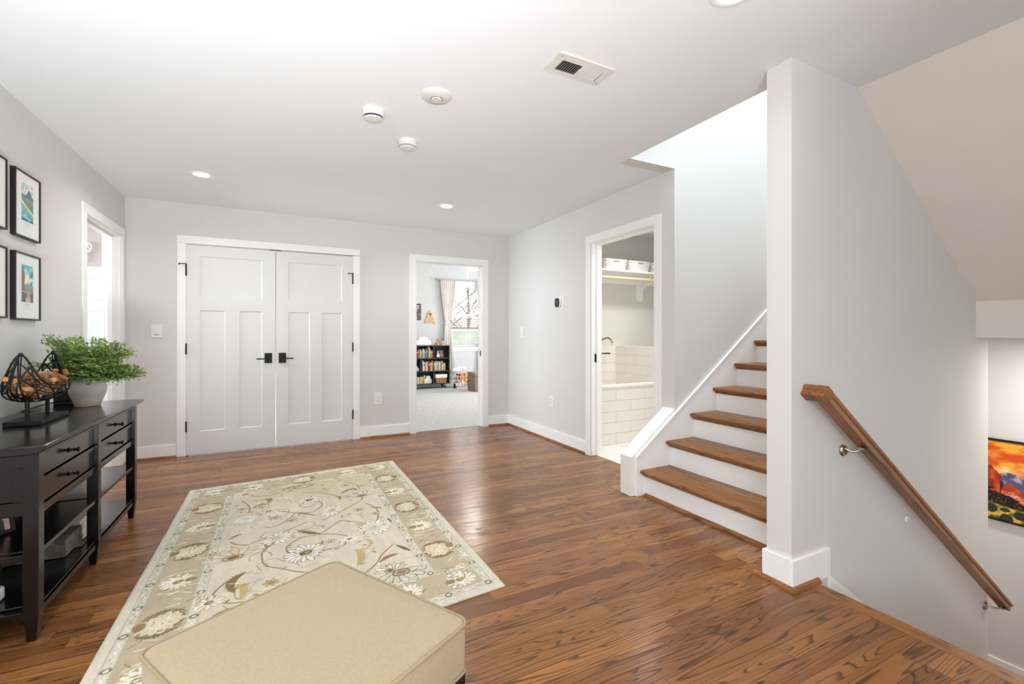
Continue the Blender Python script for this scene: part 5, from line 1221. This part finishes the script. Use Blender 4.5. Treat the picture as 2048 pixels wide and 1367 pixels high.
lpo = bpy.data.objects.new('bedroom_bulb', lp); C.objects.link(lpo); lpo.location = (3.12, 7.6, 2.26)

# ------------------------------------------------------------------ bookcase
CHAR = mat('charcoal_laminate', '#3a3a40', 0.5, var=0.05)
bk = thing('bookcase', (2.80, 9.80, 0), 'charcoal bookcase with splayed legs against the bedroom wall', 'bookcase')
bx0, bx1, by0, by1 = 2.21, 3.385, 9.63, 9.865
for z0, z1 in ((0.928, 0.945), (0.655, 0.672), (0.375, 0.391), (0.098, 0.116)): MB().box(bx0, bx1, by0, by1, z0, z1).build('shelf', CHAR, bk, 0.001)
for x in (bx0, bx1-0.017): MB().box(x, x+0.017, by0, by1, 0.098, 0.945).build('side_panel', CHAR, bk, 0.001)
MB().box(bx0+0.017, bx1-0.017, by1-0.008, by1, 0.116, 0.928).build('back_panel', CHAR, bk)
for x, z0, z1 in ((3.02, 0.672, 0.928), (2.735, 0.391, 0.655), (3.02, 0.116, 0.375)): MB().box(x-0.008, x+0.008, by0+0.002, by1-0.01, z0, z1).build('divider', CHAR, bk)
for sx, x in ((-1, 2.30), (1, 3.25)):
    for sy, y in ((-1, 9.68), (1, 9.83)):
        MB().tube([(x, y, 0.098), (x+sx*0.055, y+sy*0.03, 0.0)], [0.024, 0.016], 10).build('leg', CHAR, bk)
# books
def hexm(h): return mat('cover_'+h.lstrip('#'), h, 0.5, var=0.06)
PG = MATS['paper_pages']
ORDN = ['first', 'second', 'third', 'fourth', 'fifth', 'sixth', 'seventh', 'eighth', 'ninth', 'tenth', 'eleventh', 'twelfth', 'thirteenth', 'fourteenth', 'fifteenth', 'sixteenth', 'seventeenth', 'eighteenth', 'nineteenth', 'twentieth']
def book(x0, w, h, z, cname, ch, label, lean=0.0, dep=0.16):
    y0 = by0+0.035
    t = thing('book', (x0+w/2, y0, z), label, 'book', 'books in the bedroom bookcase', 0)
    cvm = hexm(ch); c_ = 0.003
    loc = lambda mb: MB().add([(v[0], v[1], v[2]) for v in mb.v], mb.f)
    mb = MB().box(-w/2, -w/2+c_, 0, dep, 0, h).box(w/2-c_, w/2, 0, dep, 0, h).box(-w/2, w/2, 0, 0.004, 0, h)
    mb.build('cover', cvm, t, 0.0, local=True)
    MB().box(-w/2+c_, w/2-c_, 0.004, dep-0.004, 0.003, h-0.004).build('pages', PG, t, local=True)
    if w > 0.018: MB().box(-w/2+0.004, w/2-0.004, -0.0006, 0.0005, h*0.62, h*0.74).build('spine_band', hexm('#e9dfc8' if ch not in ('#efe9dc', '#f0ece4', '#e7d9bf') else '#b9543f'), t, local=True)
    if lean: t.rotation_euler = (0, lean, 0)
TOP = [('sage', '#a9b89a', .022, .16), ('white', '#efe9dc', .024, .195), ('cream', '#e7d9bf', .026, .20), ('orange', '#d98a3c', .02, .17), ('dark red', '#8f2e22', .022, .178), ('red', '#b8392c', .020, .182), ('white', '#f0ece4', .012, .19), ('plum', '#6a3347', .016, .16), ('white', '#f0ece4', .016, .185),
       ('grey green', '#8c9c88', .024, .165), ('green', '#6f8a6c', .022, .205), ('white', '#efe9dc', .018, .20), ('yellow green', '#b3b36a', .020, .19), ('dark grey', '#4a4f55', .020, .17), ('pale blue', '#a9bfcc', .016, .19), ('slate blue', '#5b6f8a', .024, .205), ('brown', '#6a5140', .012, .20), ('cream', '#e7d9bf', .026, .235), ('tan', '#c9a06a', .026, .19), ('ochre', '#d6a437', .040, .165)]
x = 3.02-0.012-sum(b_[2]+0.0016 for b_ in TOP)
for i, (n_, ch, w, h) in enumerate(TOP):
    k = len(TOP)-1-i
    book(x, w, h, 0.672, n_, ch, '%s book on the top bookcase shelf, %s from the divider' % (n_, ORDN[k])); x += w+0.0016
MID = [('tall pink', '#dca0a0', .022, .235), ('white', '#f0ece4', .030, .20), ('dark red', '#a33a3c', .014, .17), ('mint', '#bcd4c8', .032, .185), ('white', '#efe9dc', .020, .205), ('charcoal', '#3f4348', .014, .18), ('red', '#c2303c', .026, .205), ('crimson', '#d0454c', .020, .195), ('cream', '#e7d9bf', .020, .18), ('orange', '#e07b35', .028, .22), ('black', '#2e2c2c', .012, .17), ('teal', '#4f8a8c', .022, .21), ('yellow', '#d9c36a', .022, .19),
       ('pale green', '#c2cfae', .022, .21), ('grey blue', '#a4b4bd', .032, .205), ('brown', '#7d5c45', .012, .19), ('white', '#f0ece4', .018, .195), ('pink', '#d9b3a6', .030, .195), ('maroon', '#5e2a33', .014, .18), ('cream', '#e7d9bf', .024, .21), ('olive', '#a3a548', .034, .165), ('sage', '#9db48f', .030, .165)]
x = 2.772
for i, (n_, ch, w, h) in enumerate(MID):
    if x+w > 3.36: break
    book(x, w, h, 0.391, n_, ch, '%s book on the middle bookcase shelf, number %d from the divider'.replace('number %d', '%s') % (n_, ORDN[i] if i < 20 else ('twenty first' if i == 20 else 'twenty second'))); x += w+0.0012
BOT = [('pale blue', '#b9cbd6', .020, .15), ('white', '#f0ece4', .028, .14), ('orange', '#d9782f', .024, .145), ('cream', '#e7d9bf', .026, .15), ('yellow', '#e0b84a', .026, .155), ('amber', '#c98a2c', .030, .165), ('white', '#efe9dc', .024, .18)]
x = 2.655
for i, (n_, ch, w, h) in enumerate(BOT):
    book(x, w, h, 0.116, n_, ch, '%s book on the bottom bookcase shelf, %s from the cloud' % (n_, ORDN[len(BOT)-1-i])); x += w+0.0012
XBOT = x
CLD = mat('white_cloud_lacquer', '#f3efee', 0.5)
def cloud(name, x0, x1, z, h, y0, th, label, cat, mt=CLD):
    w = x1-x0; pts = []
    circ = [(0.16, 0.30, 0.17, 0.30), (0.36, 0.55, 0.19, 0.42), (0.60, 0.60, 0.20, 0.40), (0.84, 0.30, 0.16, 0.30)]
    N = 72
    for i in range(N):
        a_ = PI-PI*i/(N-1); d = (math.cos(a_), math.sin(a_)); best = 0
        for s_ in np.linspace(0, 0.75, 150):
            px, pz = 0.5+d[0]*s_, 0.06+d[1]*s_*1.2
            if any(((px-c0)/rx)**2+((pz-c1)/rz)**2 <= 1 for c0, c1, rx, rz in circ) or (0.12 < px < 0.88 and 0 <= pz < 0.35): best = s_
        pts.append((x0+w*(0.5+d[0]*best), z+h*max(0.0, 0.06+d[1]*best*1.2)))
    pts += [(x1-0.10*w, z), (x0+0.10*w, z)]
    o = MB().prism(pts, 'y', y0, y0+th).build(name, mt, None, 0.006, seg=3, ang=50)
    return tag(o, label, cat)
cloud('cloud_lamp', 2.655, 2.995, 0.9455, 0.195, 9.74, 0.07, 'white cloud shaped lamp on top of the bookcase', 'lamp')
cloud('cloud_ornament', 2.56, 2.715, 0.3915, 0.115, 9.70, 0.06, 'small white cloud ornament on the middle bookcase shelf', 'ornament')
bcl = cloud('cloud_bookend', XBOT-0.01+0.012, 2.995, 0.1165, 0.175, 9.69, 0.06, 'white cloud shaped bookend on the bottom bookcase shelf', 'bookend')
# wooden letter blocks in a pyramid
BLKW = mat('toy_block_wood', '#c08a6a', 0.6, var=0.12); BLKF = [mat('toy_block_red', '#b5584c', 0.6), mat('toy_block_cream', '#e2cfae', 0.6), mat('toy_block_brown', '#8a6650', 0.6)]
zb_ = 0.9455; s_ = 0.045
for r_, (n_, xs) in enumerate(((3, 3.09), (2, 3.1155), (1, 3.141))):
    for k in range(n_):
        x = xs+k*(s_+0.006); z = zb_+r_*(s_+0.0004)
        t = thing('toy_block', (x+s_/2, 9.78, z), ['wooden toy block in the bottom row of the pyramid, %s' % ['nearest the cloud lamp', 'in the middle', 'nearest the white camera'][k], 'wooden toy block in the middle row of the pyramid, %s' % ['on the cloud lamp side', 'on the white camera side', ''][k], 'wooden toy block on the tip of the pyramid'][r_], 'toy block', 'toy block pyramid on the bookcase')
        MB().box(x, x+s_, 9.758, 9.803, z, z+s_).build('cube_body', BLKW, t, 0.003)
        MB().box(x+0.009, x+s_-0.009, 9.7568, 9.758, z+0.009, z+s_-0.009).build('painted_face', BLKF[(r_+k) % 3], t)
nc = thing('baby_camera', (3.283, 9.78, 0.9455), 'small round white camera with a black eye on top of the bookcase', 'camera')
MB().lathe([(0.03, 0.9455), (0.028, 0.952), (0.012, 0.958), (0.012, 0.966)], (3.283, 9.78, 0), 20).build('stand', PLAST, nc)
MB().ball((3.283, 9.78, 0.998), 0.036, n=20, m=12).build('body', PLAST, nc)
MB().ball((3.288, 9.749, 1.0), 0.016, 0.008, 0.016).build('lens', MATS['black_glass'], nc)

PLUSHM = {}
def plush(name, x, y, z, s, ch, label, face='#efe2d2', ears='round', rz=0.0, lie=False, group=None, nose='#3a2a24'):
    """a small sitting soft toy: body and head one mesh, ears, snout, eyes as parts"""
    c1 = mat('plush_'+ch.lstrip('#'), ch, 0.95, var=0.12, vscale=60, bump=0.7, bscale=400, spec=0.1, sheen=0.3); c2 = mat('plush_'+face.lstrip('#'), face, 0.95, var=0.1, vscale=60, bump=0.7, bscale=400, spec=0.1)
    t = thing(name, (x, y, z), label, 'soft toy', group, rz)
    MB().ball((0, 0, 0.34*s), 0.27*s, 0.23*s, 0.34*s, 16, 10).ball((0, -0.03*s, 0.80*s), 0.26*s, 0.23*s, 0.24*s, 16, 10).build('body', c1, t, local=True)
    for sg in (-1, 1):
        MB().ball((sg*0.20*s, -0.22*s, 0.11*s), 0.10*s, 0.20*s, 0.10*s, 12, 8).build('foot', c2 if sg > 0 else c1, t, local=True)
        MB().ball((sg*0.28*s, -0.08*s, 0.44*s), 0.09*s, 0.10*s, 0.19*s, 12, 8).build('arm', c1, t, local=True)
        if ears == 'long': MB().ball((sg*0.12*s, 0.0, 1.22*s), 0.07*s, 0.05*s, 0.24*s, 12, 8).build('ear', c1, t, local=True)
        else: MB().ball((sg*0.20*s, 0.0, 1.00*s), 0.09*s, 0.05*s, 0.09*s, 12, 8).build('ear', c1, t, local=True)
        MB().ball((sg*0.09*s, -0.235*s, 0.86*s), 0.03*s, n=8, m=6).build('eye', DARKV, t, local=True)
    MB().ball((0, -0.225*s, 0.74*s), 0.13*s, 0.08*s, 0.10*s, 12, 8).build('snout', c2, t, local=True)
    MB().ball((0, -0.30*s, 0.78*s), 0.035*s, n=8, m=6).build('nose', mat('plush_nose', nose, 0.6), t, local=True)
    return t
plush('teddy_bear', 3.225, 9.76, 0.6725, 0.150, '#a98f7c', 'brown teddy bear in the top cubby of the bookcase', '#d9b9a8')
plush('toy_bunny', 3.14, 9.72, 0.6725, 0.105, '#eee6de', 'small white toy bunny beside the teddy bear in the bookcase', '#e9d3cb', 'long')
wk = thing('wicker_basket', (3.20, 9.745, 0.1165), 'honey brown wicker basket with a white liner in the bottom cubby of the bookcase', 'basket')
m = bpy.data.materials.new('honey_wicker'); t = NT(m); p = t.sep(t.co())
wv = t.m('MULTIPLY', t.m('SINE', t.m('MULTIPLY', p[0], 260.0)), t.m('SINE', t.m('MULTIPLY', p[2], 330.0)))
t.l.new(t.mix(t.rng(wv, -1, 1, 0, 1), col('#8a5428'), col('#c58b4e')), t.b.inputs['Base Color']); t.b.inputs['Roughness'].default_value = 0.7; t.bump(wv, 0.6, 0.004)
def tubbox(x, y, z, w, d, levels, P_=None):
    P = rrect(w, d, 0.03, 4); n_ = len(P); vs = [(x+a_*s, y+b_*s, z+h) for s, h in levels for a_, b_ in P]
    fs = [(i*n_+k, i*n_+(k+1) % n_, (i+1)*n_+(k+1) % n_, (i+1)*n_+k) for i in range(len(levels)-1) for k in range(n_)]+[tuple(range(n_-1, -1, -1)), tuple((len(levels)-1)*n_+k for k in range(n_))]
    return MB().add(vs, fs)
tubbox(3.20, 9.745, 0.1165, 0.268, 0.19, [(0.92, 0), (0.97, 0.03), (1.0, 0.118), (0.95, 0.118), (0.9, 0.02)]).build('woven_body', m, wk)
tubbox(3.20, 9.745, 0.1165, 0.275, 0.197, [(1.0, 0.115), (1.02, 0.122), (1.015, 0.165), (1.0, 0.19), (0.94, 0.19), (0.93, 0.125)]).build('cloth_liner', mat('white_cotton', '#f1ebe4', 0.9, var=0.06, vscale=30, bump=0.5, bscale=120), wk)

# ------------------------------------------------------------------ wire toy basket and soft toys
wbk = thing('toy_basket', (3.615, 9.72, 0.004), 'white wire basket full of soft toys on the bedroom carpet beside the bookcase', 'basket')
WIRE = mat('white_wire', '#e9e5df', 0.4)
wx0, wx1, wy0, wy1 = 3.425, 3.85, 9.55, 9.86
mb = MB()
for z in (0.012, 0.09, 0.17, 0.25, 0.33, 0.375):
    r_ = 0.0065 if z > 0.37 else 0.0028
    mb.tube([(wx0, wy0, z), (wx1, wy0, z), (wx1, wy1, z), (wx0, wy1, z), (wx0, wy0, z)], r_, 6)
for x in np.linspace(wx0, wx1, 8): mb.tube([(x, wy0, 0.375), (x, wy0, 0.012), (x, wy1, 0.012), (x, wy1, 0.375)], 0.0028, 6)
for y in np.linspace(wy0, wy1, 6)[1:-1]: mb.tube([(wx0, y, 0.375), (wx0, y, 0.012), (wx1, y, 0.012), (wx1, y, 0.375)], 0.0028, 6)
mb.build('wire_frame', WIRE, wbk)
for x, sg in ((wx0, -1), (wx1, 1)): mb = MB().tube([(x, 9.67, 0.375), (x+sg*0.018, 9.67, 0.34), (x+sg*0.022, 9.73, 0.31), (x+sg*0.018, 9.79, 0.34), (x, 9.79, 0.375)], 0.005, 8).build('handle', WIRE, wbk)
G_ = 'soft toys in the wire basket'
plush('soft_toy', 3.755, 9.67, 0.13, 0.19, '#d08a32', 'orange lion soft toy in the wire basket on the side away from the bookcase', '#e8ac5c', group=G_)
plush('soft_toy', 3.67, 9.63, 0.15, 0.155, '#e2a04a', 'golden round faced soft toy in the middle of the wire basket', '#f0c27a', group=G_)
plush('soft_toy', 3.55, 9.63, 0.10, 0.16, '#d0748c', 'pink soft toy in the wire basket on the side nearest the bookcase', '#e3a0b0', group=G_)
plush('soft_toy', 3.462, 9.61, 0.03, 0.13, '#e8cdc4', 'pale pink soft toy low in the wire basket in the corner by the bookcase', '#f0e0d8', group=G_)
plush('soft_toy', 3.60, 9.60, 0.02, 0.105, '#e8dfd6', 'grey white long eared soft toy at the bottom of the wire basket', '#f0e6dc', 'long', group=G_)
plush('soft_toy', 3.745, 9.60, 0.02, 0.115, '#d9a58a', 'tan soft toy with a dark nose at the bottom of the wire basket', '#f0d8c8', group=G_)
plush('soft_toy', 3.815, 9.64, 0.02, 0.125, '#4a3630', 'dark brown soft toy in the wire basket corner away from the bookcase', '#c9a08a', group=G_)
plush('soft_toy', 3.672, 9.595, 0.018, 0.10, '#eab9a6', 'peach soft toy at the bottom of the wire basket in the middle', '#f3ddd2', group=G_)
plush('soft_toy', 3.51, 9.75, 0.17, 0.17, '#d9e2df', 'pale blue soft toy at the back of the wire basket', '#f2f2ee', group=G_)
plush('soft_toy', 3.64, 9.77, 0.10, 0.19, '#6d5446', 'brown soft toy at the back of the wire basket', '#c9b09a', group=G_)
bl_ = MB().ball((3.54, 9.70, 0.385), 0.11, 0.10, 0.055, 18, 10).ball((3.65, 9.75, 0.40), 0.10, 0.09, 0.06, 18, 10).ball((3.74, 9.74, 0.41), 0.085, 0.09, 0.06, 18, 10)
tag(bl_.build('baby_blanket', mat('white_muslin', '#efece6', 0.95, var=0.1, vscale=45, bump=0.6, bscale=60)), 'white spotted blanket bundled on top of the wire toy basket', 'blanket')
plush('soft_toy', 3.435, 9.47, 0.004, 0.105, '#2e2724', 'black soft toy sitting on the carpet between bookcase and wire basket', '#3a302c', 'long', 0.3)
sto = thing('storage_cube', (3.80, 8.86, 0.004), 'brown upholstered storage cube behind the right jamb of the bedroom doorway', 'storage ottoman')
TAN = mat('taupe_leatherette', '#8f776b', 0.6, var=0.08, bump=0.3, bscale=200)
MB().box(3.587, 4.03, 8.668, 9.08, 0.004, 0.325).build('body', TAN, sto, 0.008)
MB().box(3.583, 4.034, 8.664, 9.084, 0.327, 0.395).build('lid', mat('taupe_lid', '#9a8376', 0.6, var=0.08), sto, 0.012)

# ------------------------------------------------------------------ wall decor
OAKP = mat('pale_plywood', '#d9b183', 0.6, var=0.08, vscale=12); OAKD = mat('plywood_inlay', '#8a6644', 0.6)
rk = thing('wooden_rocket', (3.045, 10.0, 1.42), 'pale wooden rocket hung on the bedroom wall', 'wall decor')
RX, RZ = 3.045, 1.42
pts = [(-0.075, 0.05), (-0.085, 0.02), (-0.112, 0.0), (-0.112, 0.06), (-0.095, 0.12), (-0.068, 0.16)]
pts += [(-0.066, 0.18), (-0.055, 0.235), (-0.03, 0.28), (0.0, 0.305), (0.03, 0.28), (0.055, 0.235), (0.066, 0.18)]
pts += [(0.068, 0.16), (0.095, 0.12), (0.112, 0.06), (0.112, 0.0), (0.085, 0.02), (0.075, 0.05), (0.04, 0.035), (-0.04, 0.035)]
MB().prism([(RX+a_, RZ+b_) for a_, b_ in pts], 'y', 9.975, 9.9995).build('body', OAKP, rk, 0.004)
MB().lathe([(0.030, 9.975), (0.030, 9.969), (0.018, 9.969), (0.018, 9.975)], (RX, 0, RZ+0.215), 24, 'y', cap=False).lathe([(0.018, 9.9735), (0.001, 9.9735)], (RX, 0, RZ+0.215), 24, 'y', cap=False).build('porthole', OAKD, rk)
MB().prism([(RX+a_, RZ+b_) for a_, b_ in ((-0.035, 0.05), (-0.046, 0.10), (-0.03, 0.165), (0.03, 0.165), (0.046, 0.10), (0.035, 0.05), (0.030, 0.05), (0.040, 0.10), (0.026, 0.158), (-0.026, 0.158), (-0.040, 0.10), (-0.030, 0.05))], 'y', 9.9735, 9.9755).build('belly_outline', OAKD, rk)
pq = thing('wall_plaque', (2.73, 10.0, 1.503), 'dark brown plaque at the edge of the bedroom doorway above the bookcase', 'wall decor')
MB().box(2.60, 2.833, 9.975, 9.9995, 1.505, 1.866).build('board', mat('dark_brown_board', '#5d4844', 0.6, var=0.1), pq, 0.002)
qd = MB(); r_ = random.Random(3)
for k in range(26):
    x, z = r_.uniform(2.62, 2.815), r_.uniform(1.53, 1.73); qd.lathe([(0.001, 9.9742), (0.006, 9.9742), (0.006, 9.975)], (x, 0, z), 8, 'y', cap=False)
for k, (z, w) in enumerate(((1.82, 0.05), (1.79, 0.04), (1.76, 0.05))): qd.box(2.74, 2.74+w, 9.974, 9.975, z-0.012, z+0.008)
qd.build('white_marks', mat('cream_paint', '#d9cfc6', 0.7), pq)

# ------------------------------------------------------------------ outside the bedroom window
GR = mat('lawn', '#8f9a80', 0.95, var=0.3, vscale=0.6)
struct('ground_outside', MB().box(-15, 40, 10.6, 60, -1.2, -1.0), GR, 'grass outside the bedroom window', 'lawn')
BARK = mat('grey_bark', '#6f655a', 0.9, var=0.3, vscale=5)
ro = random.Random(8)
def tree(x, y, h, label, sp=0.5):
    t = thing('bare_tree', (x, y, -1.0), label, 'tree')
    MB().tube([(x, y, -1.05), (x+0.05, y, h*0.3), (x, y+0.1, h*0.6), (x+0.1, y, h)], [0.055, 0.048, 0.036, 0.012], 9).build('trunk', BARK, t)
    b_ = MB()
    def br_(p, d, L, r, dep):
        q = p+d*L*0.5+Vector((ro.uniform(-.05, .05), ro.uniform(-.05, .05), 0.02))*L; e = p+d*L
        b_.tube([p, q, e], [r, r*0.8, r*0.5], 5)
        if dep > 0:
            for k in range(3):
                n_ = (d+Vector((ro.uniform(-.8, .8), ro.uniform(-.5, .5), ro.uniform(-.3, .6)))).normalized()
                br_(p+d*L*ro.uniform(0.4, 1.0), n_, L*0.62, r*0.5, dep-1)
    for k in range(24):
        a_ = ro.uniform(0, 2*PI); z = h*ro.uniform(0.12, 0.9)
        br_(Vector((x, y, z)), Vector((math.cos(a_)*sp*1.4, math.sin(a_)*0.4, 0.7)).normalized(), ro.uniform(1.2, 2.4)*(1.1-z/h*0.6), 0.022, 2)
    b_.build('branches', BARK, t)
tree(5.2, 15.5, 7.0, 'bare grey tree seen through the middle of the bedroom blind', 0.8)
tree(8.15, 20.6, 8.0, 'bare grey tree seen through the bedroom blind near the far curtain', 0.6)
tree(5.0, 23.2, 7.5, 'thin bare tree behind the others outside the bedroom window', 0.8)
HEDG = mat('dry_brown_hedge', '#8d7c66', 0.95, var=0.45, vscale=3)
hd = MB(); r_ = random.Random(2)
for k in range(40): hd.ball((r_.uniform(3, 18), 25+r_.uniform(-1, 1), r_.uniform(-0.6, 1.1)), r_.uniform(0.5, 1.0), None, r_.uniform(0.4, 0.9), 9, 6)
tag(hd.build('brown_hedge', HEDG), 'dry brown hedge beyond the lawn outside the bedroom window', 'hedge', None, 'stuff')
fe = thing('garden_fence', (8, 18.5, -1.0), 'pale grey board fence across the lawn outside the bedroom window', 'fence')
MB().box(1, 18, 18.5, 18.55, -1.0, 1.36).build('board_panel', mat('pale_fence', '#a3ab98', 0.8, var=0.15, vscale=2), fe)
MB().box(1, 18, 18.46, 18.5, 1.33, 1.43).build('top_rail', mat('fence_rail', '#d9d9d0', 0.8), fe)
hs = thing('neighbour_house', (8.5, 33, -1.0), 'red brick house far beyond the fence outside the bedroom window', 'house')
MB().box(8.5, 16, 30, 36, -1.0, 1.7).build('wall', mat('faded_brick', '#978776', 0.9, var=0.2, vscale=4), hs)
MB().prism([(29.5, 1.7), (36.5, 1.7), (33, 2.5)], 'x', 8.2, 16.3).build('roof', mat('brown_roof', '#8c8177', 0.9, var=0.15), hs)
for x in (9.6, 11.4, 13.2): MB().box(x, x+0.8, 29.96, 30.0, -0.1, 1.0).build('window', mat('house_window', '#e9ecec', 0.4), hs)
